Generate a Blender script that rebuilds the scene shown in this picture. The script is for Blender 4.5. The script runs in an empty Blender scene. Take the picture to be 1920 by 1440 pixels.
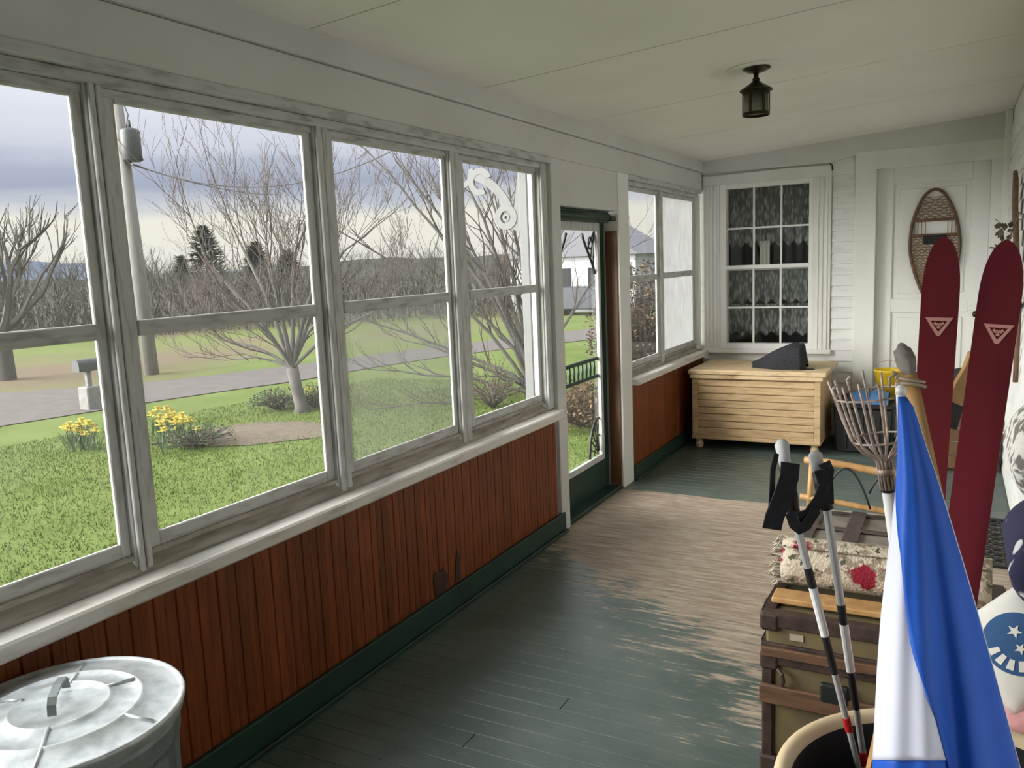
import bpy, bmesh, math, random
from mathutils import Vector, Matrix, noise
random.seed(7)
PI = math.pi
scene = bpy.context.scene
COL = scene.collection
V = Vector

# ------------------------------------------------------------------ camera
CAM = V((2.034, 0.0, 1.6)); YAW, PITCH, ROLL, FPX = 0.496078, -0.143809, -0.041764, 1540.94
FW = V((-math.sin(YAW)*math.cos(PITCH), math.cos(YAW)*math.cos(PITCH), math.sin(PITCH)))
R0 = V((math.cos(YAW), math.sin(YAW), 0)); U0 = R0.cross(FW)
RT = R0*math.cos(ROLL) + U0*math.sin(ROLL); UP = U0*math.cos(ROLL) - R0*math.sin(ROLL)
cd = bpy.data.cameras.new('camera'); cd.sensor_width = 36; cd.lens = FPX/1920*36; cd.clip_start = .05; cd.clip_end = 4000
cam = bpy.data.objects.new('camera', cd); COL.objects.link(cam)
m3 = Matrix((RT, UP, -FW)).transposed(); cam.matrix_world = Matrix.Translation(CAM) @ m3.to_4x4()
scene.camera = cam
def ray(px, py): return RT*((px-960)/FPX) - UP*((py-720)/FPX) + FW
def dep(px, py, t): return CAM + ray(px, py)*t
def onx(px, py, X): d = ray(px, py); return CAM + d*((X-CAM.x)/d.x)
def ony(px, py, Y): d = ray(px, py); return CAM + d*((Y-CAM.y)/d.y)
def onz(px, py, Z): d = ray(px, py); return CAM + d*((Z-CAM.z)/d.z)
GZ = -1.0                                       # the lawn lies a metre below the porch floor
def gp(px, py): return onz(px, py, GZ)

# ------------------------------------------------------------------ sky, sun, exposure
vs = scene.view_settings
vs.view_transform = 'Standard'; vs.look = 'None'; vs.gamma = 1; vs.use_curve_mapping = False; vs.exposure = 0.40
world = bpy.data.worlds.new('World'); scene.world = world; world.use_nodes = True
nt = world.node_tree; N = nt.nodes; L = nt.links; N.clear()
def nn(t, **k):
    n = N.new(t)
    for a, b in k.items(): setattr(n, a, b)
    return n
SKY_STRENGTH = .72
tc = nn('ShaderNodeTexCoord'); sp = nn('ShaderNodeSeparateXYZ'); L.new(tc.outputs['Generated'], sp.inputs[0])
mp = nn('ShaderNodeMapping'); mp.inputs['Scale'].default_value = (1.6, 1.6, 13); L.new(tc.outputs['Generated'], mp.inputs[0])
no = nn('ShaderNodeTexNoise'); no.inputs['Scale'].default_value = 2.2; no.inputs['Detail'].default_value = 7; no.inputs['Roughness'].default_value = .55
L.new(mp.outputs[0], no.inputs['Vector'])
wob = nn('ShaderNodeMath', operation='MULTIPLY_ADD'); wob.inputs[1].default_value = .055; L.new(no.outputs[0], wob.inputs[0]); L.new(sp.outputs[2], wob.inputs[2])
ramp = nn('ShaderNodeValToRGB'); L.new(wob.outputs[0], ramp.inputs[0])
cr = ramp.color_ramp
stops = [(.0, (.80, .77, .70)), (.035, (.95, .91, .82)), (.090, (1.0, .95, .84)), (.110, (.68, .70, .76)), (.128, (.43, .47, .61)),
         (.150, (.50, .54, .68)), (.168, (.72, .74, .86)), (.21, (.90, .91, 1.0)), (.32, (1.1, 1.11, 1.15)), (1.0, (2.6, 2.65, 2.75))]
while len(cr.elements) < len(stops): cr.elements.new(.5)
for e, (p, c) in zip(cr.elements, stops): e.position = p; e.color = (*c, 1)
bg = nn('ShaderNodeBackground'); bg.inputs[1].default_value = SKY_STRENGTH; L.new(ramp.outputs[0], bg.inputs[0])
wo = nn('ShaderNodeOutputWorld'); L.new(bg.outputs[0], wo.inputs[0])
sd = bpy.data.lights.new('overcast_sun', 'SUN'); sd.energy = 14.0; sd.angle = math.radians(70); sd.color = (1, .97, .91)
sun = bpy.data.objects.new('overcast_sun', sd); COL.objects.link(sun)
sun.rotation_euler = V((.74, .60, -.28)).to_track_quat('-Z', 'Y').to_euler()

# ------------------------------------------------------------------ materials
def mat(name, c1, c2=None, sc=(1, 1, 1), ns=5, det=4, ramp=(.35, .65), rough=.6, metal=0, bump=0, rand=0, spec=.5, trans=None, coords='pos', dist=0.0):
    m = bpy.data.materials.new(name); m.use_nodes = True; t = m.node_tree; b = t.nodes['Principled BSDF']; lk = t.links.new
    b.inputs['Roughness'].default_value = rough; b.inputs['Metallic'].default_value = metal; b.inputs['Specular IOR Level'].default_value = spec
    b.inputs['Base Color'].default_value = (*c1, 1)
    col = None
    if c2 is not None or bump:
        if coords == 'pos': g = t.nodes.new('ShaderNodeNewGeometry'); src = g.outputs['Position']
        else: g = t.nodes.new('ShaderNodeTexCoord'); src = g.outputs['Object']
        mpn = t.nodes.new('ShaderNodeMapping'); mpn.inputs['Scale'].default_value = sc; lk(src, mpn.inputs[0])
        n = t.nodes.new('ShaderNodeTexNoise'); n.inputs['Scale'].default_value = ns; n.inputs['Detail'].default_value = det; n.inputs['Distortion'].default_value = dist; lk(mpn.outputs[0], n.inputs['Vector'])
        if c2 is not None:
            r = t.nodes.new('ShaderNodeMapRange'); r.inputs[1].default_value, r.inputs[2].default_value = ramp; lk(n.outputs[0], r.inputs[0])
            mx = t.nodes.new('ShaderNodeMix'); mx.data_type = 'RGBA'; mx.inputs[6].default_value = (*c1, 1); mx.inputs[7].default_value = (*c2, 1); lk(r.outputs[0], mx.inputs[0]); col = mx.outputs[2]
        if bump:
            bp = t.nodes.new('ShaderNodeBump'); bp.inputs['Strength'].default_value = bump; bp.inputs['Distance'].default_value = .01; lk(n.outputs[0], bp.inputs['Height']); lk(bp.outputs[0], b.inputs['Normal'])
    if rand:
        oi = t.nodes.new('ShaderNodeObjectInfo'); r2 = t.nodes.new('ShaderNodeMapRange'); r2.inputs[3].default_value = 1-rand; r2.inputs[4].default_value = 1+rand; lk(oi.outputs['Random'], r2.inputs[0])
        hs = t.nodes.new('ShaderNodeHueSaturation'); lk(r2.outputs[0], hs.inputs['Value'])
        if col is None: hs.inputs['Color'].default_value = (*c1, 1)
        else: lk(col, hs.inputs['Color'])
        col = hs.outputs[0]
    if col is not None: lk(col, b.inputs['Base Color'])
    return m
M = {}
M['white'] = mat('white_paint', (.80, .80, .77), (.70, .69, .65), (1, 1, .4), 3, 5, (.45, .8), .5, rand=.03)
M['ceil'] = mat('ceiling_paint', (.82, .80, .75), (.76, .74, .69), (1, 1, 1), 1.3, 4, (.4, .75), .75)
M['frieze'] = mat('frieze_paint', (.66, .655, .63), (.58, .57, .54), (1, .5, 1), 3, 5, (.45, .8), .6)  # toned down to carry some of the backlit beam's shade
M['sash'] = mat('weathered_window_paint', (.58, .58, .57), (.30, .29, .27), (7, 7, 1.4), 6, 6, (.5, .78), .65, bump=.25)
M['sashh'] = mat('weathered_rail_paint', (.56, .56, .55), (.29, .27, .25), (7, 1.4, 7), 6, 6, (.48, .76), .65, bump=.25)
M['ledge'] = mat('worn_ledge_paint', (.74, .71, .66), (.45, .40, .34), (6, 1.2, 6), 5, 6, (.5, .78), .55, bump=.15)
M['sill'] = mat('bare_weathered_sill', (.42, .39, .33), (.24, .21, .18), (8, 1.2, 8), 5, 6, (.4, .7), .75, bump=.25)
M['bead'] = mat('stained_beadboard', (.24, .060, .013), (.12, .030, .008), (14, 14, 1.2), 4, 5, (.35, .75), .5, rand=.20, spec=.3)
M['stain'] = mat('stained_wood_strip', (.17, .075, .034), (.11, .047, .022), (14, 14, 1.2), 4, 5, (.35, .7), .5)
M['green'] = mat('dark_green_paint', (.012, .045, .033), (.008, .028, .024), (1, 1, 1), 5, 4, (.4, .7), .42)
M['iron'] = mat('black_iron', (.012, .014, .014), None, rough=.5)
M['clap'] = mat('clapboard_paint', (.80, .80, .785), (.66, .65, .62), (1.2, 1, 6), 4, 5, (.5, .8), .6, rand=.02)
M['vinyl'] = mat('white_vinyl', (.86, .86, .86), None, rough=.35)
M['door'] = mat('white_door_paint', (.80, .80, .77), (.74, .73, .69), (1, 1, .5), 3, 4, (.45, .8), .45)
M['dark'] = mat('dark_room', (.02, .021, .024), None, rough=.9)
M['pine'] = mat('bare_pine', (.62, .44, .25), (.40, .25, .12), (1.2, 8, 9), 5, 6, (.42, .75), .6, rand=.06, dist=.6)
M['pinelid'] = mat('worn_pine_lid', (.66, .50, .30), (.36, .23, .12), (2.0, 7, 6), 4, 6, (.48, .75), .55, dist=.5)
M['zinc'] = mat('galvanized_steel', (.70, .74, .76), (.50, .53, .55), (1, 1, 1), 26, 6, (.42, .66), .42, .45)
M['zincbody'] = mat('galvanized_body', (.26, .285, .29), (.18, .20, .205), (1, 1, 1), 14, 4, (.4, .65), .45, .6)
M['bronze'] = mat('dark_bronze', (.035, .028, .018), (.06, .045, .025), (1, 1, 1), 30, 3, (.4, .7), .42, .7)
M['black'] = mat('black_plastic', (.014, .014, .016), None, rough=.5)
M['blackcloth'] = mat('black_cloth', (.012, .013, .018), (.02, .021, .028), (1, 1, 1), 60, 2, (.4, .6), .85)
M['trunk'] = mat('trunk_canvas', (.17, .13, .06), (.10, .078, .043), (1, 1, 1), 9, 6, (.35, .7), .7, bump=.15)
M['trunkdk'] = mat('trunk_leather_edge', (.060, .033, .026), (.025, .015, .013), (1, 1, 1), 25, 5, (.4, .7), .6, bump=.3)
M['slat'] = mat('trunk_slat_wood', (.16, .082, .045), (.085, .045, .027), (1.5, 8, 9), 6, 5, (.35, .7), .55)
M['greytrunk'] = mat('grey_trunk_cover', (.26, .23, .20), (.16, .14, .125), (1, 1, 1), 14, 5, (.35, .7), .6)
M['strap'] = mat('dark_leather_strap', (.085, .062, .055), (.045, .034, .032), (1, 1, 1), 30, 4, (.4, .7), .6)
M['wood'] = mat('light_varnished_wood', (.52, .31, .13), (.38, .20, .075), (6, 6, 3), 5, 5, (.35, .7), .45)
M['ski'] = mat('red_ski_lacquer', (.145, .012, .020), (.115, .012, .018), (1, 1, .5), 3, 3, (.4, .7), .36)
M['badge'] = mat('pale_badge', (.55, .27, .24), None, rough=.5)
M['pole'] = mat('brushed_aluminium', (.56, .57, .58), None, rough=.35, metal=.35)
M['polewhite'] = mat('white_pole_paint', (.82, .82, .83), None, rough=.35)
M['red'] = mat('red_paint', (.48, .02, .025), None, rough=.4)
M['grip'] = mat('pale_grip_rubber', (.60, .61, .63), None, rough=.5)
M['flagw'] = mat('white_flag_nylon', (.74, .77, .93), None, rough=.7)
M['flagb'] = mat('blue_flag_nylon', (.008, .10, .58), (.012, .12, .66), (1, 1, 1), 4, 2, (.4, .6), .6)
M['barrel'] = mat('tan_stoneware', (.80, .64, .42), (.70, .53, .32), (1, 1, 3), 6, 4, (.4, .7), .45)
M['barrelin'] = mat('black_crock_inside', (.012, .012, .014), None, rough=.6)  # inside of the crock in one near-black colour
M['wire'] = mat('rusty_wire', (.55, .46, .41), (.36, .26, .21), (1, 1, 1), 40, 3, (.45, .65), .45, .15)
M['rag'] = mat('grey_rag', (.27, .245, .22), (.17, .15, .135), (1, 1, 1), 30, 4, (.4, .6), .95, bump=.4)
M['twine'] = mat('twine', (.40, .33, .25), None, rough=.9)
M['yellow'] = mat('yellow_plastic', (.78, .55, .02), (.66, .42, .02), (1, 1, 1), 20, 2, (.4, .6), .5)
M['bluep'] = mat('blue_plastic', (.06, .19, .40), (.04, .12, .30), (1, 1, 1), 15, 2, (.4, .6), .5)
M['snow'] = mat('snowshoe_frame_wood', (.13, .07, .03), (.075, .04, .02), (6, 6, 3), 6, 4, (.4, .7), .5)
M['web'] = mat('rawhide_webbing', (.24, .16, .09), None, rough=.7)
M['pw'] = mat('white_cushion_cloth', (.74, .73, .69), None, rough=.95)
M['owl'] = mat('grey_print_cushion', (.76, .75, .71), (.20, .18, .165), (1, 1, 1), 26, 3, (.50, .56), .95)
M['navy'] = mat('navy_print_cushion', (.018, .018, .055), (.55, .55, .56), (1, 1, 1), 11, 2, (.64, .67), .95)
M['starblue'] = mat('star_blue_print', (.035, .10, .24), None, rough=.95)
M['pink'] = mat('pink_cloth', (.62, .31, .31), (.55, .26, .27), (1, 1, 1), 40, 2, (.4, .6), .95)
M['stool'] = mat('stool_wood', (.14, .075, .035), (.09, .045, .02), (4, 4, 1), 6, 4, (.35, .7), .6)
M['leafdk'] = mat('dried_leaves', (.06, .05, .035), (.11, .095, .065), (1, 1, 1), 30, 2, (.4, .6), .9)
M['oldwood'] = mat('old_brown_wood', (.17, .10, .055), (.10, .055, .03), (8, 8, 1), 6, 5, (.35, .7), .6)
M['bark'] = mat('grey_bark', (.125, .115, .108), (.08, .073, .068), (1, 1, .4), 12, 4, (.35, .7), .9)
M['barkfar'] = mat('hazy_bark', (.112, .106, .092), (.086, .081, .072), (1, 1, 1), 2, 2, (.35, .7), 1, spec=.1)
M['twig'] = mat('brown_twigs', (.105, .082, .066), (.07, .056, .05), (1, 1, 1), 6, 2, (.35, .7), .9)
M['conifer'] = mat('conifer_green', (.03, .04, .032), (.046, .058, .046), (1, 1, 1), 3, 3, (.35, .7), 1, spec=.1)
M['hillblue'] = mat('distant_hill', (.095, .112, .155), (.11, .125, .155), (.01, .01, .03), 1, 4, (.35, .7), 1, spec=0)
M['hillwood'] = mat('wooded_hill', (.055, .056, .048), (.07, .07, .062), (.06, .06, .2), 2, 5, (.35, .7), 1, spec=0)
M['road'] = mat('grey_gravel_road', (.12, .105, .10), (.095, .084, .08), (1, 1, 1), 3, 6, (.35, .7), .95, spec=.2)
M['soil'] = mat('garden_soil', (.085, .064, .048), (.13, .095, .062), (1, 1, 1), 9, 6, (.35, .65), .95, bump=.5)
M['util'] = mat('utility_pole_wood', (.25, .235, .22), (.18, .17, .16), (5, 5, .5), 5, 4, (.35, .7), .9)
M['transf'] = mat('transformer_grey', (.045, .048, .052), None, rough=.5)
M['wire2'] = mat('power_line', (.07, .07, .075), None, rough=.6)
M['stone'] = mat('pale_stone', (.24, .235, .225), (.17, .165, .16), (1, 1, 1), 9, 4, (.35, .7), .9)
M['daf'] = mat('daffodil_yellow', (.50, .36, .03), (.48, .42, .09), (1, 1, 1), 9, 2, (.4, .6), .7)
M['stem'] = mat('daffodil_leaf', (.055, .10, .032), (.08, .12, .055), (1, 1, 1), 9, 2, (.4, .6), .7)
M['grassblade'] = mat('grass_blade', (.088, .135, .022), (.125, .172, .036), (1, 1, 1), 1.2, 4, (.35, .68), .75, spec=.2)
M['housew'] = mat('white_siding', (.40, .41, .43), None, rough=.8)
M['roof'] = mat('grey_roof', (.16, .16, .18), None, rough=.9)
M['carpaint'] = mat('dark_car_paint', (.03, .035, .05), None, rough=.3)
M['tire'] = mat('tyre', (.02, .02, .02), None, rough=.9)
M['damp'] = mat('damp_dark_stain', (.035, .012, .007), (.07, .02, .01), (14, 14, 2), 4, 4, (.35, .7), .6)
M['extgrey'] = mat('weathered_outside_paint', (.30, .30, .295), (.2, .195, .19), (6, 6, 1.2), 6, 5, (.5, .75), .7)
M['extwhite'] = mat('outside_white_paint', (.165, .166, .166), (.14, .14, .14), (1, 1, 1), 6, 3, (.5, .75), .7)
M['shrub'] = mat('dead_brown_leaves', (.17, .115, .065), (.11, .073, .042), (1, 1, 1), 12, 4, (.35, .65), .9)

def glass_mat(name, tint, haze, hazecol):
    m = bpy.data.materials.new(name); m.use_nodes = True; t = m.node_tree; lk = t.links.new; t.nodes.clear()
    tr = t.nodes.new('ShaderNodeBsdfTransparent'); tr.inputs[0].default_value = (*tint, 1)
    gl = t.nodes.new('ShaderNodeBsdfGlossy'); gl.inputs['Roughness'].default_value = .03
    lw = t.nodes.new('ShaderNodeLayerWeight'); lw.inputs[0].default_value = .5
    pw_ = t.nodes.new('ShaderNodeMath'); pw_.operation = 'POWER'; pw_.inputs[1].default_value = 5; lk(lw.outputs['Facing'], pw_.inputs[0])
    fr = t.nodes.new('ShaderNodeMath'); fr.operation = 'MULTIPLY_ADD'; fr.inputs[1].default_value = .45; fr.inputs[2].default_value = .022; lk(pw_.outputs[0], fr.inputs[0])
    m1 = t.nodes.new('ShaderNodeMixShader'); lk(fr.outputs[0], m1.inputs[0]); lk(tr.outputs[0], m1.inputs[1]); lk(gl.outputs[0], m1.inputs[2])
    out = t.nodes.new('ShaderNodeOutputMaterial'); fin = m1.outputs[0]
    if haze:
        df = t.nodes.new('ShaderNodeBsdfTranslucent'); df.inputs[0].default_value = (*hazecol, 1)
        m2 = t.nodes.new('ShaderNodeMixShader'); m2.inputs[0].default_value = haze; lk(fin, m2.inputs[1]); lk(df.outputs[0], m2.inputs[2]); fin = m2.outputs[0]
    lk(fin, out.inputs[0]); return m
M['glass'] = glass_mat('window_glass', (.97, .98, .98), .006, (.5, .5, .5))
M['screen'] = glass_mat('screened_glass', (.80, .81, .81), .035, (.5, .5, .5))
M['film'] = glass_mat('white_plastic_film', (.2, .2, .2), .90, (.44, .445, .45))
t_f = M['film'].node_tree; tl = [n for n in t_f.nodes if n.type == 'BSDF_TRANSLUCENT'][0]; gf = t_f.nodes.new('ShaderNodeNewGeometry'); mf = t_f.nodes.new('ShaderNodeMapping'); mf.inputs['Scale'].default_value = (1, 9, 3)
nf = t_f.nodes.new('ShaderNodeTexNoise'); nf.inputs['Scale'].default_value = 2; nf.inputs['Detail'].default_value = 5; nf.inputs['Distortion'].default_value = 1.2; rf = t_f.nodes.new('ShaderNodeMix'); rf.data_type = 'RGBA'; rf.inputs[6].default_value = (.36, .36, .36, 1); rf.inputs[7].default_value = (.52, .525, .53, 1)  # wrinkle shading put into the film's colour as noise
for a_, b_ in ((gf.outputs['Position'], mf.inputs[0]), (mf.outputs[0], nf.inputs['Vector']), (nf.outputs[0], rf.inputs[0]), (rf.outputs[2], tl.inputs[0])): t_f.links.new(a_, b_)
M['lampglass'] = glass_mat('smoked_lamp_glass', (.60, .59, .54), .30, (.7, .7, .66))

def lace_mat():
    m = bpy.data.materials.new('white_lace'); m.use_nodes = True; t = m.node_tree; lk = t.links.new; b = t.nodes['Principled BSDF']
    b.inputs['Base Color'].default_value = (.50, .52, .50, 1); b.inputs['Roughness'].default_value = .9
    g = t.nodes.new('ShaderNodeNewGeometry'); mpn = t.nodes.new('ShaderNodeMapping'); mpn.inputs['Scale'].default_value = (48, 1, 15); lk(g.outputs['Position'], mpn.inputs[0])
    v = t.nodes.new('ShaderNodeTexVoronoi'); v.inputs['Scale'].default_value = 1; lk(mpn.outputs[0], v.inputs['Vector'])
    r = t.nodes.new('ShaderNodeMapRange'); r.inputs[1].default_value = .15; r.inputs[2].default_value = .75; r.inputs[3].default_value = .60; r.inputs[4].default_value = .14; lk(v.outputs['Distance'], r.inputs[0]); lk(r.outputs[0], b.inputs['Alpha'])
    return m
M['lace'] = lace_mat()

def floor_mat():
    m = bpy.data.materials.new('worn_green_floor_paint'); m.use_nodes = True; t = m.node_tree; lk = t.links.new; b = t.nodes['Principled BSDF']
    def node(ty, **k):
        n = t.nodes.new(ty)
        for a, q in k.items(): setattr(n, a, q)
        return n
    def mr(src, a, c, lo=0, hi=1):
        n = node('ShaderNodeMapRange', interpolation_type='SMOOTHSTEP'); lk(src, n.inputs[0]); n.inputs[1].default_value = a; n.inputs[2].default_value = c; n.inputs[3].default_value = lo; n.inputs[4].default_value = hi; return n.outputs[0]
    def ma(op, a, c):
        n = node('ShaderNodeMath', operation=op)
        for i, q in enumerate((a, c)):
            if isinstance(q, (int, float)): n.inputs[i].default_value = q
            else: lk(q, n.inputs[i])
        return n.outputs[0]
    def nz(sc, s, d=5):
        mpn = node('ShaderNodeMapping'); mpn.inputs['Scale'].default_value = sc; lk(g.outputs['Position'], mpn.inputs[0])
        n = node('ShaderNodeTexNoise'); n.inputs['Scale'].default_value = s; n.inputs['Detail'].default_value = d; n.inputs['Roughness'].default_value = .6; lk(mpn.outputs[0], n.inputs['Vector']); return n.outputs[0]
    g = node('ShaderNodeNewGeometry'); s = node('ShaderNodeSeparateXYZ'); lk(g.outputs['Position'], s.inputs[0]); X, Y = s.outputs[0], s.outputs[1]
    big = nz((1, 1.3, 1), 2.2, 4); streak = nz((3.2, 26, 1), 1.6, 7); fine = nz((9, 60, 1), 1.5, 5)
    t_ = ma('ADD', X, Y)                                  # wear fans out from the screen door along the walking line
    door = ma('MULTIPLY', mr(t_, 3.15, 5.0), mr(Y, 5.26, 5.36, 1.08, 0))
    door = ma('MULTIPLY', door, mr(Y, 3.3, 4.2, .74, 1.06))
    far = ma('MULTIPLY', mr(Y, 5.2, 5.3), .12)
    wear = ma('ADD', door, far)
    q = ma('ADD', wear, ma('MULTIPLY', ma('SUBTRACT', streak, .5), 1.5)); q = ma('ADD', q, ma('MULTIPLY', ma('SUBTRACT', big, .5), .9)); q = ma('ADD', q, ma('MULTIPLY', ma('SUBTRACT', fine, .5), .8))
    mask = mr(q, .46, .66)
    def mixc(f, a, c):
        n = node('ShaderNodeMix', data_type='RGBA'); lk(f, n.inputs[0])
        for i, x in ((6, a), (7, c)):
            if isinstance(x, tuple): n.inputs[i].default_value = (*x, 1)
            else: lk(x, n.inputs[i])
        return n.outputs[2]
    paint = mixc(mr(big, .35, .7), (.080, .112, .100), (.125, .155, .145))
    paint = mixc(mr(fine, .58, .74), paint, (.20, .22, .21))
    bare = mixc(mr(streak, .35, .7), (.28, .21, .155), (.47, .395, .315))
    lk(mixc(mask, paint, bare), b.inputs['Base Color'])
    lk(mr(mask, 0, 1, .34, .62), b.inputs['Roughness'])
    bp = node('ShaderNodeBump'); bp.inputs['Strength'].default_value = .22; bp.inputs['Distance'].default_value = .004; lk(streak, bp.inputs['Height']); lk(bp.outputs[0], b.inputs['Normal'])
    return m
M['floor'] = floor_mat()

def rug_mat():
    m = bpy.data.materials.new('floral_rug_pile'); m.use_nodes = True; t = m.node_tree; lk = t.links.new; b = t.nodes['Principled BSDF']; b.inputs['Roughness'].default_value = 1; b.inputs['Specular IOR Level'].default_value = .1
    g = t.nodes.new('ShaderNodeNewGeometry'); prev = None
    wn_ = t.nodes.new('ShaderNodeTexNoise'); wn_.inputs['Scale'].default_value = 38; wn_.inputs['Detail'].default_value = 3; lk(g.outputs['Position'], wn_.inputs['Vector'])
    wv = t.nodes.new('ShaderNodeVectorMath'); wv.operation = 'MULTIPLY_ADD'; wv.inputs[1].default_value = (.06, .06, .06); lk(wn_.outputs['Color'], wv.inputs[0]); lk(g.outputs['Position'], wv.inputs[2])
    for c, s, th, off in (((.52, .45, .36), 0, 0, 0), ((.28, .23, .17), 24, .46, 0), ((.58, .50, .40), 40, .30, 5), ((.10, .10, .065), 22, .25, 3), ((.24, .022, .04), 8.0, .34, 9.35)):
        if s == 0: prev = c; continue
        mpn = t.nodes.new('ShaderNodeMapping'); mpn.inputs['Location'].default_value = (off, off*.7, off*.3); lk(wv.outputs[0], mpn.inputs[0])
        v = t.nodes.new('ShaderNodeTexVoronoi'); v.inputs['Scale'].default_value = s; lk(mpn.outputs[0], v.inputs['Vector'])
        r = t.nodes.new('ShaderNodeMapRange'); r.inputs[1].default_value = th; r.inputs[2].default_value = th-.06; lk(v.outputs['Distance'], r.inputs[0])
        mx = t.nodes.new('ShaderNodeMix'); mx.data_type = 'RGBA'; lk(r.outputs[0], mx.inputs[0]); mx.inputs[7].default_value = (*c, 1)
        if isinstance(prev, tuple): mx.inputs[6].default_value = (*prev, 1)
        else: lk(prev, mx.inputs[6])
        prev = mx.outputs[2]
    lk(prev, b.inputs['Base Color'])
    n = t.nodes.new('ShaderNodeTexNoise'); n.inputs['Scale'].default_value = 120; lk(g.outputs['Position'], n.inputs['Vector'])
    bp = t.nodes.new('ShaderNodeBump'); bp.inputs['Strength'].default_value = .6; bp.inputs['Distance'].default_value = .01; lk(n.outputs[0], bp.inputs['Height']); lk(bp.outputs[0], b.inputs['Normal'])
    return m
M['rug'] = rug_mat()
M['fringe'] = mat('rug_fringe', (.46, .41, .33), (.30, .25, .19), (1, 1, 1), 60, 2, (.4, .6), .95)

def lawn_mat():
    m = mat('lawn_grass', (.082, .116, .022), (.115, .150, .038), (1, 1, 1), .9, 8, (.32, .68), .9, bump=.0, spec=.15)
    t = m.node_tree; lk = t.links.new; b = t.nodes['Principled BSDF']; prev = b.inputs['Base Color'].links[0].from_socket
    g = t.nodes.new('ShaderNodeNewGeometry'); s = t.nodes.new('ShaderNodeSeparateXYZ'); lk(g.outputs['Position'], s.inputs[0])
    n = t.nodes.new('ShaderNodeTexNoise'); n.inputs['Scale'].default_value = .12; n.inputs['Detail'].default_value = 6; lk(g.outputs['Position'], n.inputs['Vector'])
    r = t.nodes.new('ShaderNodeMapRange'); r.inputs[1].default_value = .40; r.inputs[2].default_value = .56; lk(n.outputs[0], r.inputs[0])
    far = t.nodes.new('ShaderNodeMapRange'); far.inputs[1].default_value = -13; far.inputs[2].default_value = -20; lk(s.outputs[0], far.inputs[0])   # the rough field beyond the road
    mu = t.nodes.new('ShaderNodeMath'); mu.operation = 'MULTIPLY'; lk(r.outputs[0], mu.inputs[0]); lk(far.outputs[0], mu.inputs[1])
    mx = t.nodes.new('ShaderNodeMix'); mx.data_type = 'RGBA'; lk(mu.outputs[0], mx.inputs[0]); lk(prev, mx.inputs[6]); mx.inputs[7].default_value = (.125, .095, .06, 1)
    lk(mx.outputs[2], b.inputs['Base Color']); return m
M['lawn'] = lawn_mat()

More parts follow.
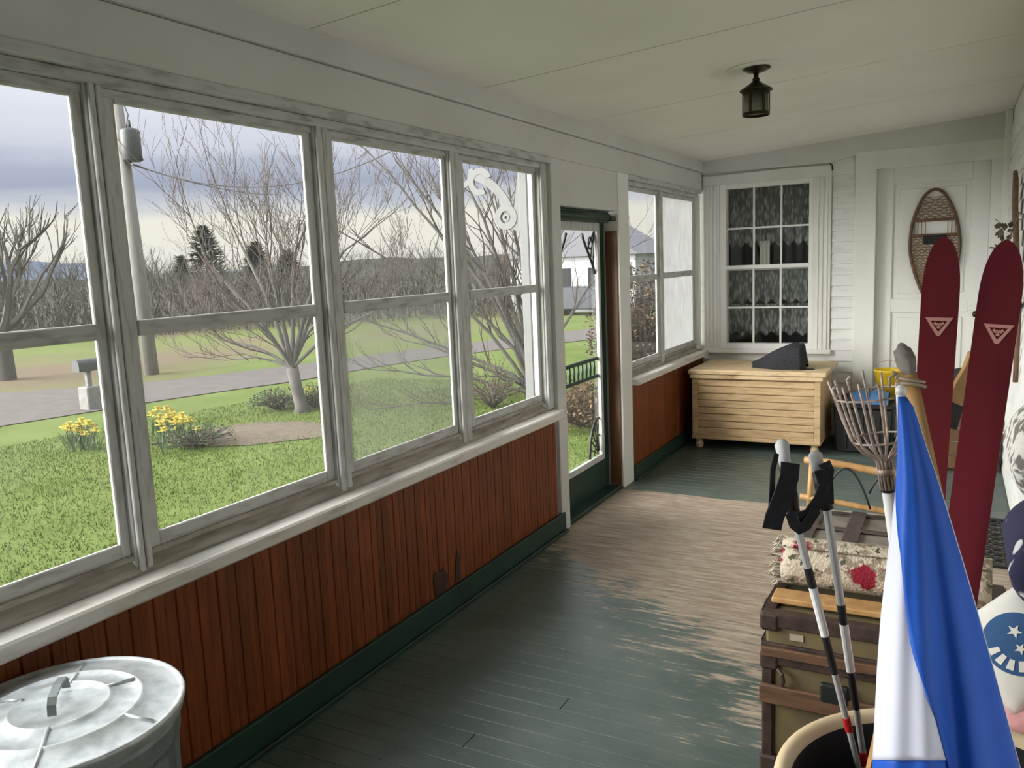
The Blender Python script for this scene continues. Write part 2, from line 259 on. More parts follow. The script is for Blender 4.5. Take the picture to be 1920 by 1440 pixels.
# ------------------------------------------------------------------ mesh helpers
class MB:
    def __init__(s): s.v = []; s.f = []; s.mi = []
    def face(s, idx, m=0): s.f.append(tuple(idx)); s.mi.append(m)
    def box(s, a, b, m=0):
        (x0, y0, z0), (x1, y1, z1) = a, b; k = len(s.v)
        x0, x1 = min(x0, x1), max(x0, x1); y0, y1 = min(y0, y1), max(y0, y1); z0, z1 = min(z0, z1), max(z0, z1)
        s.v += [(x0, y0, z0), (x1, y0, z0), (x1, y1, z0), (x0, y1, z0), (x0, y0, z1), (x1, y0, z1), (x1, y1, z1), (x0, y1, z1)]
        for q in ((3, 2, 1, 0), (4, 5, 6, 7), (0, 1, 5, 4), (1, 2, 6, 5), (2, 3, 7, 6), (3, 0, 4, 7)): s.face([k+i for i in q], m)
        return s
    def prism(s, poly, d, m=0):
        """poly: list of 3D points (planar), extruded by vector d"""
        k = len(s.v); n = len(poly); d = V(d)
        s.v += [tuple(V(p)) for p in poly] + [tuple(V(p)+d) for p in poly]
        s.face([k+i for i in range(n)][::-1], m); s.face([k+n+i for i in range(n)], m)
        for i in range(n): j = (i+1) % n; s.face((k+i, k+j, k+n+j, k+n+i), m)
        return s
    def tube(s, pts, rad, n=8, m=0, cap=True, closed=False):
        pts = [V(p) for p in pts]; N_ = len(pts)
        if not hasattr(rad, '__len__'): rad = [rad]*N_
        k = len(s.v); nrm = None
        for i, p in enumerate(pts):
            if closed: t = pts[(i+1) % N_]-pts[i-1]
            else: t = pts[min(i+1, N_-1)]-pts[max(i-1, 0)]
            if t.length < 1e-9: t = V((0, 0, 1))
            t.normalize()
            if nrm is None:
                nrm = t.cross(V((0, 0, 1)) if abs(t.z) < .9 else V((1, 0, 0)))
            nrm = (nrm - t*nrm.dot(t)).normalized(); bn = t.cross(nrm)
            for a in range(n):
                q = 2*PI*a/n; s.v.append(tuple(p+(nrm*math.cos(q)+bn*math.sin(q))*rad[i]))
        for i in range(N_ if closed else N_-1):
            i2 = (i+1) % N_
            for a in range(n): b = (a+1) % n; s.face((k+i*n+a, k+i*n+b, k+i2*n+b, k+i2*n+a), m)
        if cap and not closed:
            s.face([k+a for a in range(n)][::-1], m); s.face([k+(N_-1)*n+a for a in range(n)], m)
        return s
    def lathe(s, prof, c=(0, 0, 0), n=32, m=0, cap=True):
        """prof: list of (r,z)"""
        k = len(s.v); P = len(prof)
        for r, z in prof:
            for a in range(n): q = 2*PI*a/n; s.v.append((c[0]+r*math.cos(q), c[1]+r*math.sin(q), c[2]+z))
        for i in range(P-1):
            for a in range(n): b = (a+1) % n; s.face((k+i*n+a, k+i*n+b, k+(i+1)*n+b, k+(i+1)*n+a), m)
        if not cap or prof[0] == prof[-1]: return s
        if prof[0][0] > 1e-6: s.face([k+a for a in range(n)][::-1], m)
        if prof[-1][0] > 1e-6: s.face([k+(P-1)*n+a for a in range(n)], m)
        return s
    def grid(s, nu, nv, fn, m=0):
        k = len(s.v)
        for j in range(nv+1):
            for i in range(nu+1): s.v.append(tuple(fn(i/nu, j/nv)))
        for j in range(nv):
            for i in range(nu): a = k+j*(nu+1)+i; s.face((a, a+1, a+nu+2, a+nu+1), m)
        return s
    def mesh(s, name, mats, smooth=False, bevel=0, solid=0):
        me = bpy.data.meshes.new(name); me.from_pydata(s.v, [], s.f)
        if not isinstance(mats, (list, tuple)): mats = [mats]
        for q in mats: me.materials.append(M[q] if isinstance(q, str) else q)
        me.polygons.foreach_set('material_index', s.mi)
        if bevel or smooth == 'w':
            bm = bmesh.new(); bm.from_mesh(me); bmesh.ops.remove_doubles(bm, verts=bm.verts, dist=1e-5)
            if bevel:
                es = [e for e in bm.edges if len(e.link_faces) == 2 and e.calc_face_angle(0) > .6]
                bmesh.ops.bevel(bm, geom=es, offset=bevel, segments=1, affect='EDGES', clamp_overlap=True)
            bm.to_mesh(me); bm.free()
        if smooth: me.polygons.foreach_set('use_smooth', [True]*len(me.polygons))
        me.update(); return me
    def build(s, name, mats, parent=None, **k):
        o = bpy.data.objects.new(name, s.mesh(name, mats, **k)); COL.objects.link(o)
        if parent is not None: o.parent = parent
        return o
def place(name, me, parent=None, loc=(0, 0, 0), rot=(0, 0, 0)):
    o = bpy.data.objects.new(name, me); COL.objects.link(o); o.location = loc; o.rotation_euler = rot
    if parent is not None: o.parent = parent
    return o
def empty(name, loc=(0, 0, 0)):
    o = bpy.data.objects.new(name, None); COL.objects.link(o); o.location = loc; o.empty_display_size = .05
    return o
def tag(o, label=None, cat=None, group=None, kind=None):
    if label: o['label'] = label
    if cat: o['category'] = cat
    if group: o['group'] = group
    if kind: o['kind'] = kind
    return o
def struct(o, label=None): o['kind'] = 'structure'; (label and tag(o, label)); return o
def rebase(root):
    """children were built in world coordinates: keep them in place under a root that is not at the origin"""
    for ch in root.children: ch.matrix_parent_inverse = Matrix.Translation(root.location).inverted()
def dup(root, loc, rz=0, sc=1):
    r = root.copy(); COL.objects.link(r); r.location = loc; r.rotation_euler = (0, 0, rz); r.scale = (sc, sc, sc)
    for ch in list(root.children):
        c = ch.copy(); COL.objects.link(c); c.parent = r
    return r

YN, YE, XR = -1.5, 7.52, 2.38          # near end, far wall, house wall
def zc(x): return 2.44 + .066*x        # the ceiling rises towards the house

# ================================================================== SETTING
# floor: boards run across the porch
fl = struct(MB().box((-.12, YN, -.06), (XR+.05, YE+.1, -.022)).build('floor', 'dark'), 'green painted porch floor of narrow boards worn to bare wood by the screen door')
BW = .0865
prof = [(0, -.020), (BW-.0012, -.020), (BW-.0012, -.0015), (BW-.003, 0), (.0018, 0), (0, -.0015)]
def board_mesh(x0, x1):
    return MB().prism([(x0, y, z) for y, z in prof], (x1-x0, 0, 0)).mesh('board', 'floor')
full = board_mesh(.0, XR); n_b = int((YE-YN)/BW)+1
for i in range(n_b):
    y = YE - (i+1)*BW
    if y < YN: break
    cut = None
    if i in (57, 61, 66, 43, 72): cut = {57: .82, 61: .62, 66: 1.0, 43: 1.3, 72: 1.22}[i]
    if cut is None: place('board', full, fl, (0, y, 0))
    else:
        place('board', board_mesh(0, cut-.002), fl, (0, y, 0)); place('board', board_mesh(cut+.002, XR), fl, (0, y, 0))

# ceiling: wide panels with open seams
def ceil_slab(y0, y1, x0, x1, lo, hi): 
    return MB().prism([(x0, y0, zc(x0)+lo), (x1, y0, zc(x1)+lo), (x1, y0, zc(x1)+hi), (x0, y0, zc(x0)+hi)], (0, y1-y0, 0))
ce = struct(ceil_slab(YN-.1, YE+.2, -.2, XR+.2, .014, .10).build('ceiling', 'dark'), 'off-white painted porch ceiling of wide panels')
edges = [YN, -.1, 1.12, 2.34, 3.56, 4.78, 6.0, 7.22, YE]
for a, b in zip(edges, edges[1:]):
    g = .0035 if abs(a-3.56) > .01 else .005
    ceil_slab(a+g, b-.003, 0, XR, 0, .012).build('panel', 'ceil', ce)

# left wall ------------------------------------------------------------------
wl = empty('wall_left'); struct(wl, 'long porch wall of windows over dark stained beadboard')
MB().box((-.14, YN, 2.19), (0, YE, 2.345)).build('frieze_board', 'frieze', wl, bevel=.003)
MB().box((-.14, YN, 2.347), (.018, YE, 2.452)).build('frieze_board', 'frieze', wl, bevel=.004)
MB().box((-.16, YN, -.9), (-.012, 4.33, .69)).build('backing', 'housew', wl)
MB().box((-.16, 5.50, -.9), (-.012, YE, .69)).build('backing', 'housew', wl)
MB().box((-.16, 4.33, -.9), (-.02, 5.50, -.03)).build('backing', 'housew', wl)
PBW = .078
pp = [(0, -.0015), (.003, 0), (.035, 0), (.0365, -.0022), (.039, .001), (.0415, -.0022), (.043, 0), (.075, 0), (PBW, -.0015)]
poly = [(x-.001, y, .10) for y, x in pp] + [(-.012, PBW, .10), (-.012, 0, .10)]
bead = MB().prism(poly[::-1], (0, 0, .605)).mesh('beadboard', 'bead')
y = YN
while y < 4.31-PBW*.6: place('beadboard', bead, wl, (0, y, 0)); y += PBW
MB().box((-.14, YN, .69), (-.012, -.32, 2.19)).build('backing', 'oldwood', wl)  # unseen stretch boarded solid instead of windows, to dim the near end
up_bead = MB().prism([(a, b, .70) for a, b, c in poly[::-1]], (0, 0, 1.49)).mesh('beadboard', 'bead')
y = YN
while y < -.33-PBW*.5: place('beadboard', up_bead, wl, (0, y, 0)); y += PBW
y = 5.55
while y < YE-PBW: place('beadboard', bead, wl, (0, y, 0)); y += PBW
# dark water mark low on the panelling
mk = MB(); mk.prism([(.002, 2.94, .125), (.002, 3.04, .125), (.002, 3.05, .19), (.002, 3.02, .235), (.002, 2.99, .225), (.002, 2.95, .24), (.002, 2.93, .20)], (.0012, 0, 0)).build('damp_stain', 'damp', wl)
MB().prism([(.002, 3.11, .125), (.002, 3.16, .125), (.002, 3.16, .24), (.002, 3.14, .28), (.002, 3.12, .2)], (.0012, 0, 0)).build('damp_stain', 'damp', wl)
struct(MB().box((0, YN, 0), (.022, 4.33, .122)).box((.022, YN, 0), (.038, 4.33, .02)).build('baseboard_left', 'green', bevel=.004), 'dark green baseboard under the long beadboard wall')
struct(MB().box((0, 5.56, 0), (.022, YE, .11)).box((.022, 5.56, 0), (.038, YE, .02)).build('baseboard_far', 'green', bevel=.004), 'dark green baseboard beyond the screen door')
def ledge(nm, y0, y1, label):
    o = empty(nm); struct(o, label)
    MB().box((-.03, y0, .704), (.06, y1, .752)).build('stool', 'ledge', o, bevel=.007)
    MB().prism([(-.022, y0, .764), (-.022, y0, .74), (-.085, y0, .74), (-.085, y0, .80), (-.06, y0, .80)], (0, y1-y0, 0)).build('subsill', 'sill', o, bevel=.003)
    MB().box((-.052, y0, .796), (-.04, y1, .812)).build('bead_strip', 'sill', o, bevel=.002)
ledge('trim_1', -.32, 4.30, 'worn pale window ledge running along the beadboard wall')
ledge('trim_2', 5.56, YE, 'worn pale window ledge beyond the screen door')
def head(nm, y0, y1, label):
    o = empty(nm); struct(o, label)
    MB().box((-.14, y0, 2.158), (.012, y1, 2.192)).build('cap', 'sashh', o, bevel=.003)
    MB().box((-.08, y0, 2.128), (-.018, y1, 2.157)).build('casing', 'sashh', o, bevel=.003)
    MB().box((-.08, y0, 2.104), (-.045, y1, 2.127)).build('stop', 'sashh', o, bevel=.002)
head('trim_3', -.32, 4.31, 'stepped grey head trim over the row of windows')
head('trim_4', 5.56, 7.45, 'stepped head trim over the two far windows')
def vpost(nm, y0, y1, x, label, z0=.76, z1=2.15, mt='sash'):
    o = empty(nm); struct(o, label)
    c = (y0+y1)/2
    MB().box((-.066, y0, z0), (x-.012, y1, z1)).build('core', mt, o, bevel=.003)
    MB().box((x-.0115, y0+.006, z0), (x, c-.003, z1)).box((x-.0115, c+.003, z0), (x-.003, y1-.004, z1)).build('face_trim', mt, o, bevel=.0025)
for i, (a, b) in enumerate([(-.32, -.265), (.585, .64), (1.487, 1.542), (2.387, 2.462), (3.29, 3.382)]):
    vpost('trim_%d' % (10+i), a, b, -.022, 'weathered grey post between two porch windows')
vpost('trim_20', 4.215, 4.30, -.012, 'pale casing at the far end of the window row')
MB_ = MB().box((-.14, 4.30, 0), (.012, 4.415, 2.19)); struct(MB_.build('trim_21', 'frieze', bevel=.004), 'tall off-white door casing with scuffed foot')
def window(nm, y0, y1, label, ga, gb, mt='sash', pm=('glass', 'glass'), zr=(1.441, 1.486), extra=True):
    """sash between posts y0..y1, glass from ga..gb"""
    o = empty(nm); struct(o, label); x0, x1 = -.064, -.05
    MB().box((x0, y0, .803), (x1, ga, 2.125)).build('stile', mt, o, bevel=.003)
    MB().box((x0, gb, .803), (x1, y1, 2.125)).build('stile', mt, o, bevel=.003)
    MB().box((x0, ga, .803), (x1, gb, .853)).build('bottom_rail', 'sashh', o, bevel=.003)
    MB().box((x0, ga, 2.092), (x1, gb, 2.125)).build('top_rail', 'sashh', o, bevel=.003)
    MB().box((x0, ga, zr[0]), (x1+.006, gb, zr[1])).build('meeting_rail', 'sashh', o, bevel=.003)
    MB().box((-.058, ga, .853), (-.056, gb, zr[0])).build('pane', pm[0], o)
    MB().box((-.058, ga, zr[1]), (-.056, gb, 2.092)).build('pane', pm[1], o)
    # narrow outer stop seen through the glass
    MB().box((-.074, ga-.01, .80), (-.066, ga+.006, 2.12)).build('outer_stop', 'extgrey', o)
ws = [(-.265, .585), (.64, 1.487), (1.542, 2.387), (2.462, 3.29), (3.382, 4.215)]
gs = [(-.22, .545), (.688, 1.455), (1.588, 2.345), (2.508, 3.264), (3.452, 4.182)]
for i, ((a, b), (c, d)) in enumerate(zip(ws, gs)):
    lab = {1: 'two-pane porch window nearest the camera at left', 2: 'two-pane porch window framing the utility pole', 3: 'porch window with a greyed screen over its lower pane', 4: 'narrow porch window beside the screen door'}.get(i, 'porch window behind the camera')
    window('window_%d' % (i+1), a, b, lab, c, d, pm=('screen', 'glass') if i == 3 else ('glass', 'glass'))
window('window_8', 5.60, 6.375, 'clear far window just past the screen door', 5.655, 6.335)
window('window_9', 6.46, 7.42, 'far window sealed with cloudy white plastic', 6.505, 7.365, pm=('film', 'film'))
vpost('trim_22', 6.375, 6.46, -.03, 'grey post between the clear and the white far window')
vpost('trim_23', 7.42, 7.50, -.012, 'pale corner casing by the end wall', mt='white')

# door way ---------------------------------------------------------------------
struct(MB().box((-.14, 5.352, 0), (.012, 5.555, 2.19)).build('trim_24', 'white', bevel=.004), 'white casing board on the far side of the screen door')
struct(MB().box((-.085, 5.338, .0), (-.002, 5.351, 1.80)).build('trim_25', 'stain', bevel=.002), 'orange-brown stained strip beside the screen door')
struct(MB().box((-.14, 4.415, 1.93), (.006, 5.352, 2.19)).build('trim_26', 'frieze', bevel=.003), 'blank off-white board above the screen door')
struct(MB().box((-.20, 4.415, -.05), (-.001, 5.352, .026)).build('trim_27', 'green', bevel=.004), 'dark green threshold under the screen door')
struct(MB().box((-.14, 5.3365, .026), (-.086, 5.351, 1.93)).build('trim_28', 'extgrey', bevel=.002), 'grey door stop beside the screen door')
dr = empty('door_1', (-.1, 4.9, 0)); struct(dr, 'dark green screen door with spindles and corner brackets')
dx0, dx1 = -.125, -.095
MB().box((dx0, 4.425, .03), (dx1, 4.505, 1.92)).build('stile', 'green', dr, bevel=.004)
MB().box((dx0, 5.235, .03), (dx1, 5.335, 1.92)).build('stile', 'green', dr, bevel=.004)
MB().box((dx0, 4.505, .03), (dx1, 5.235, .235)).build('bottom_panel', 'green', dr, bevel=.004)
MB().box((dx0, 4.505, 1.855), (dx1, 5.235, 1.92)).build('top_rail', 'green', dr, bevel=.004)
for a, b in (((4.505, .235), (5.235, .275)), ((4.505, 1.80), (5.235, 1.855))): MB().box((dx1-.012, a[0], a[1]), (dx1+.012, b[0], b[1])).build('inner_trim', 'sash', dr, bevel=.003)
for a in (4.505, 5.195): MB().box((dx1-.012, a, .275), (dx1+.012, a+.04, 1.80)).build('inner_trim', 'sash', dr, bevel=.003)
MB().box((-.112, 4.545, .275), (-.110, 5.195, 1.80)).build('pane', 'glass', dr)
for z in (.825, .945): MB().box((-.12, 4.545, z-.012), (-.10, 5.195, z+.012)).build('spindle_rail', 'green', dr, bevel=.003)
for i in range(9): yy = 4.60+i*.068; MB().tube([(-.11, yy, .835), (-.11, yy, .885), (-.11, yy, .935)], [.006, .010, .006], 8).build('spindle', 'green', dr, smooth=True)
def bracket(y0, z0, sy, sz, s=.17):
    ar = MB(); c = V((-.108, y0, z0))
    pts = [c+V((0, sy*s*math.cos(q), sz*s*1.5*math.sin(q)))*1 for q in [i*PI/2/12 for i in range(13)]]
    ar.tube(pts, .009, 6); b = ar.build('bracket_arc', 'iron', dr, smooth=True)
    sp_ = MB()
    for q in (.26, .52, .78, 1.04, 1.3): sp_.tube([c+V((0, sy*.03*math.cos(q), sz*.03*math.sin(q))), c+V((0, sy*s*math.cos(q), sz*s*1.5*math.sin(q)))], .005, 5)
    sp_.lathe([(0, 0), (0, 0)], c, 3) if False else None
    sp_.tube([c+V((0, sy*s*.55*math.cos(q), sz*s*.8*math.sin(q))) for q in [i*PI/2/8 for i in range(9)]], .006, 5)
    sp_.build('bracket_spokes', 'iron', dr)
bracket(5.195, .275, -1, 1); bracket(4.545, .275, 1, 1, .1)
def curl(y0, z0, sy):
    c = MB(); pts = []
    for i in range(14): q = i/13; pts.append((-.108, y0+sy*(.20*(1-q)**1.3), z0-.02-.26*q**.8))
    c.tube(pts, .009, 6)
    for w in (.3, .55, .8): c.tube([(-.108, y0, z0), (-.108, y0+sy*.20*(1-w)**1.3, z0-.02-.26*w**.8)], .006, 5)
    c.tube([(-.108, y0+sy*.07+.03*math.cos(a), z0-.08+.04*math.sin(a)) for a in [i*2*PI/12 for i in range(12)]], .006, 5, closed=True)
    c.build('corner_bracket', 'iron', dr, smooth=True)
curl(5.195, 1.80, -1); curl(4.545, 1.80, 1)
rebase(dr)
sh = empty('roller_blind', (-.06, 4.9, 1.86)); tag(sh, 'dark green blind rolled up above the screen door', 'blind')
MB().box((-.085, 4.43, 1.855), (-.035, 5.29, 1.925)).build('valance', 'green', sh, bevel=.006)
MB().box((-.08, 5.25, 1.865), (.0, 5.335, 1.895)).build('bracket', 'iron', sh, bevel=.004)
MB().tube([(-.03, 4.46, 1.888), (-.03, 5.27, 1.888)], .022, 12).build('roll', 'green', sh, smooth=True)
rebase(sh)

# end wall ---------------------------------------------------------------------
wb = empty('wall_back'); struct(wb, 'white end wall of the porch')
WX0, WX1, WZ0, WZ1 = .205, .93, .80, 2.20          # window opening
for a, b in (((-.15, YE, -.9), (WX0, YE+.14, 2.75)), ((WX1, YE, -.9), (1.446, YE+.14, 2.75)), ((WX0, YE, -.9), (WX1, YE+.14, WZ0)), ((WX0, YE, WZ1), (WX1, YE+.14, 2.75)), ((1.446, YE, 2.255), (2.258, YE+.14, 2.75)), ((2.258, YE, -.9), (XR+.1, YE+.14, 2.75))):
    MB().box(a, b).build('wall_section', 'clap', wb)
MB().prism([(.0, YE-.03, 2.335), (1.09, YE-.03, 2.335), (1.3, YE-.03, 2.375), (XR, YE-.03, 2.40), (XR, YE-.03, zc(XR)), (0, YE-.03, zc(0))], (0, .03, 0)).build('frieze_board', 'frieze', wb)
# clapboards between window and door (and below the window)
cl_ = MB().prism([(0, -.006, 0), (0, -.02, .003), (0, -.003, .102), (0, 0, .102), (0, 0, 0)], (1, 0, 0)).mesh('clapboard', 'clap')
z = .02
while z < 2.24:
    o = place('clapboard', cl_, wb, (1.105, YE, z)); o.scale.x = .178
    z += .092
z = .02
while z < .62:
    o = place('clapboard', cl_, wb, (.0, YE, z)); o.scale.x = 1.10
    z += .092
# window casing
wc = empty('trim_30'); struct(wc, 'fluted white casing round the lace-curtained window')
for x0, x1, s in ((.015, .158, 1), (.955, 1.10, -1)):
    MB().box((x0, YE-.028, .735), (x1, YE, 2.31)).build('side_casing', 'white', wc, bevel=.003)
    for k in (.25, .5, .75): xx = x0+(x1-x0)*k; MB().box((xx-.011, YE-.036, .74), (xx+.011, YE-.027, 2.222)).build('flute', 'white', wc, bevel=.003)
MB().prism([(.012, YE-.032, 2.226), (1.103, YE-.032, 2.226), (1.103, YE-.032, 2.315), (.75, YE-.032, 2.322), (.012, YE-.032, 2.305)], (0, .032, 0)).build('head_casing', 'white', wc, bevel=.003)
MB().box((.0, YE-.055, .725), (1.115, YE, .765)).build('sill', 'white', wc, bevel=.006)
MB().tube([(1.085, YE-.04, 2.327), (1.103, YE-.042, 2.31), (1.106, YE-.04, 2.27)], .006, 6).build('cable_end', 'black', wc)
# sashes
w9 = empty('window_10'); struct(w9, 'white double-hung window with small panes and lace curtains')
MB().box((.158, YE-.02, .765), (.217, YE+.06, 2.226)).build('jamb', 'vinyl', w9, bevel=.003)
MB().box((.92, YE-.02, .765), (.955, YE+.06, 2.226)).build('jamb', 'vinyl', w9, bevel=.003)
MB().box((.217, YE-.02, 2.185), (.92, YE+.06, 2.226)).build('head', 'vinyl', w9, bevel=.003)
MB().box((.217, YE-.02, .765), (.92, YE+.06, .815)).build('bottom_rail', 'vinyl', w9, bevel=.003)
MB().box((.217, YE-.018, 1.478), (.92, YE+.05, 1.512)).build('meeting_rail', 'vinyl', w9, bevel=.003)
for z0, z1 in ((.815, 1.478), (1.512, 2.185)):
    yy = YE+.012 if z0 < 1 else YE+.03
    for k in (1, 2): xx = .217+.703*k/3; MB().box((xx-.008, yy-.012, z0), (xx+.008, yy-.002, z1)).build('muntin', 'vinyl', w9)
    zz = (z0+z1)/2-.012
    MB().box((.217, yy-.0125, zz-.008), (.92, yy-.0015, zz+.008)).build('muntin', 'vinyl', w9)
    for kx in range(3):
        for kz in range(2):
            xa, xb = .217+.703*kx/3, .217+.703*(kx+1)/3; za, zb = (z0, zz) if kz == 0 else (zz, z1)
            MB().box((xa, yy, za), (xb, yy+.003, zb)).build('pane', 'glass', w9)
# lace curtains hanging behind the panes
def lace(x0, x1, ztop, zbot, npt, name, lab, ph=0):
    me = MB(); nu = npt*8
    def fn(u, v):
        sc = abs(((u*npt+ph) % 1)-.5)*2          # pointed hem
        zb = zbot+.055*sc
        return (x0+(x1-x0)*u, YE+.10+.010*math.sin(u*npt*PI*2.0), ztop+(zb-ztop)*v)
    me.grid(nu, 6, fn); o = me.build(name, 'lace', smooth=True); tag(o, lab, 'curtain'); return o
lace(.2, .94, 2.19, 1.66, 9, 'lace_valance', 'lace valance with pointed hem in the upper window sash')
lace(.2, .94, 1.46, 1.15, 7, 'lace_curtain', 'upper tier of lace in the lower window sash', .3)
lace(.2, .94, 1.16, .865, 7, 'lace_curtain', 'lowest tier of lace with pointed hem above the sill', .3)
tag(MB().tube([(.16, YE+.10, 1.47), (.95, YE+.10, 1.47)], .008, 8).build('curtain_rod', 'vinyl'), 'thin pale curtain rod behind the window meeting rail', 'rod')
cp = tag(MB().grid(10, 4, lambda u, v: (.475+.085*u, YE+.16+.012*math.sin(u*9), 1.72-.21*v)).build('bright_patch_sheet', 'pw', smooth=True), 'narrow white sheet added to imitate a bright patch in the middle panes', 'curtain')  # added sheet, its white imitates light showing in the panes
# dark room behind the window
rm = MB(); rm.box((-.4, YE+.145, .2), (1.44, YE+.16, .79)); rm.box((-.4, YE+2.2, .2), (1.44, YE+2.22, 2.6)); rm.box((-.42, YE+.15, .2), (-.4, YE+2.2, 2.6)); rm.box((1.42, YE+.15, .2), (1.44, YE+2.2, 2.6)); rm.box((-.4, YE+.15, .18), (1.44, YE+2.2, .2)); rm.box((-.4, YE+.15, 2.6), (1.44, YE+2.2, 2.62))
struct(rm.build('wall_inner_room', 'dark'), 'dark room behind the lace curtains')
# end door
dc = empty('trim_31'); struct(dc, 'plain white casing round the end door')
MB().box((1.284, YE-.03, 0), (1.446, YE+.02, 2.36)).build('side_casing', 'white', dc, bevel=.004)
MB().box((2.258, YE-.03, 0), (XR-.002, YE+.02, 2.36)).build('side_casing', 'white', dc, bevel=.004)
MB().box((1.284, YE-.034, 2.25), (XR-.002, YE+.02, 2.40)).build('head_casing', 'white', dc, bevel=.004)
d2 = empty('door_2'); struct(d2, 'white panelled door at the end of the porch')
yd = YE+.05
MB().box((1.446, yd+.018, .01), (2.258, yd+.05, 2.255)).build('panel_core', 'door', d2)
for a in ((1.446, .01, 1.57, 2.255), (2.135, .01, 2.258, 2.255), (1.57, .01, 2.135, .24), (1.57, 1.075, 2.135, 1.19), (1.57, 2.12, 2.135, 2.255)):
    MB().box((a[0], yd, a[1]), (a[2], yd+.02, a[3])).build('rail', 'door', d2, bevel=.004)
for z0, z1 in ((.28, 1.035), (1.23, 2.08)): MB().box((1.61, yd+.008, z0), (2.095, yd+.02, z1)).build('panel', 'door', d2, bevel=.008)
MB().tube([(2.19, yd-.001, 1.06), (2.19, yd-.03, 1.06)], .012, 10).lathe([(0, -.026), (.02, -.022), (.027, 0), (.02, .022), (0, .026)], (2.19, yd-.045, 1.06), 12).build('door_knob', 'bronze', d2, smooth=True)
struct(MB().box((1.446, YE-.02, 0), (2.258, YE+.14, .012)).build('trim_32', 'green'), 'green threshold under the end door')

# house wall on the right
wr = empty('wall_right'); struct(wr, 'white clapboard house wall on the right')
MB().box((XR+.004, YN, -.9), (XR+.15, YE+.14, 2.8)).build('wall_section', 'clap', wr)
cr_ = MB().prism([(.003, 0, 0), (-.012, 0, .003), (.001, 0, .102), (.003, 0, .102)][::-1], (0, 1, 0)).mesh('clapboard', 'clap')
z = .02
while z < 2.5:
    o = place('clapboard', cr_, wr, (XR, YN, z)); o.scale.y = YE-YN-.02
    z += .092
struct(MB().box((XR-.045, YE-.13, 0), (XR, YE-.03, zc(XR)-.002)).build('trim_33', 'white', bevel=.004), 'white corner board where end wall meets house wall')
wn = empty('wall_front'); struct(wn, 'unseen near end wall behind the camera, browned to dim the near ceiling')
MB().box((-.14, YN-.12, -.9), (XR+.1, YN, 2.8)).build('wall_section', 'oldwood', wn)  # unseen wall, brown and windowless so the near ceiling stays dark

# ================================================================== THINGS IN THE PORCH
# lantern
LX, LY = 1.137, 4.32; LZ = zc(LX)
la = empty('ceiling_lantern', (LX, LY, LZ)); tag(la, 'small dark bronze lantern fixed to the porch ceiling', 'lamp')
MB().lathe([(.0, .003), (.066, .003), (.07, -.008), (.045, -.022), (.018, -.03), (0, -.03)], n=24).build('canopy', 'bronze', la, smooth=True)
MB().lathe([(.013, -.028), (.012, -.05), (.02, -.06), (.012, -.066)], n=12).build('stem', 'bronze', la, smooth=True)
MB().lathe([(.012, -.062), (.03, -.078), (.078, -.108), (.080, -.114), (.062, -.112), (0, -.1)], n=16).build('roof', 'bronze', la)
for z0, z1 in ((-.126, -.113), (-.232, -.218)): MB().lathe([(.060, z0), (.066, z0), (.066, z1), (.060, z1), (.060, z0)], n=24).build('ring', 'bronze', la, smooth=False)
bar = MB().box((-.006, -.003, -.22), (.006, .003, -.12)).mesh('glazing_bar', 'bronze')
for i in range(6): a = i*PI/3+.3; place('glazing_bar', bar, la, (.063*math.cos(a), .063*math.sin(a), 0), (0, 0, a+PI/2))
MB().lathe([(.058, -.22), (.058, -.12), (.057, -.12), (.057, -.22), (.058, -.22)], n=24).build('glass_cylinder', 'lampglass', la, smooth=True)
MB().lathe([(0, -.115), (.012, -.115), (.014, -.14), (.022, -.165), (.018, -.185), (0, -.192)], n=14).build('bulb', 'vinyl', la, smooth=True)
md_ = place('ceiling_plate', MB().lathe([(0, -.001), (.135, -.001), (.135, -.004), (.130, -.006), (0, -.006)], n=40).mesh('ceiling_plate', 'ceil'), None, (LX-.01, LY+.01, LZ-.0006), (0, -math.atan(.066), 0))
tag(md_, 'faint round plate on the ceiling above the lantern', 'plate')

# dustbin
bc = V((.288, 1.026, 0)); tb = empty('garbage_can', bc); tb.scale = (1.045, 1.045, 1); tag(tb, 'galvanized steel garbage can with its lid on by the beadboard wall', 'garbage can')
body = MB(); n = 64; k0 = len(body.v)
rows = [(.0, .205), (.02, .212), (.05, .208), (.54, .226), (.56, .234), (.60, .236), (.61, .230)]
for zz, rr in rows:
    for a in range(n*2):
        q = PI*a/n; f_ = 1+(.012*(1 if a % 8 < 4 else -1) if .04 < zz < .55 else 0); body.v.append((rr*f_*math.cos(q), rr*f_*math.sin(q), zz))
for i in range(len(rows)-1):
    for a in range(2*n): b = (a+1) % (2*n); body.face((i*2*n+a, i*2*n+b, (i+1)*2*n+b, (i+1)*2*n+a))
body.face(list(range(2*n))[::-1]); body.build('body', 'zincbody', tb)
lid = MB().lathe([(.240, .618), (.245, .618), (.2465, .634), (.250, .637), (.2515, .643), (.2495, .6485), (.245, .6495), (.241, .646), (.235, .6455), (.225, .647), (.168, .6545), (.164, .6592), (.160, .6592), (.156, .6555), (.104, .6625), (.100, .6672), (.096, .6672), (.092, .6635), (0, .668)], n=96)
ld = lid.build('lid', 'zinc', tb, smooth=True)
for i, a in enumerate((.25, 1.3, 2.34, 3.4, 4.44, 5.5)):
    r0, r1, z0, z1 = (.094, .158, .666, .658) if i % 2 else (.158, .232, .657, .648)
    if a in (2.34, 5.5): r0, r1, z0, z1 = .094, .232, .666, .647
    MB().tube([(r0*math.cos(a), r0*math.sin(a), z0-.001), (r1*math.cos(a), r1*math.sin(a), z1-.001)], .0045, 6).build('rib', 'zinc', ld, smooth=True)
hd = MB(); dv = V((-.70, .714, 0)); cv = V((.0, .0, 0)); sv = V((dv.y, -dv.x, 0))
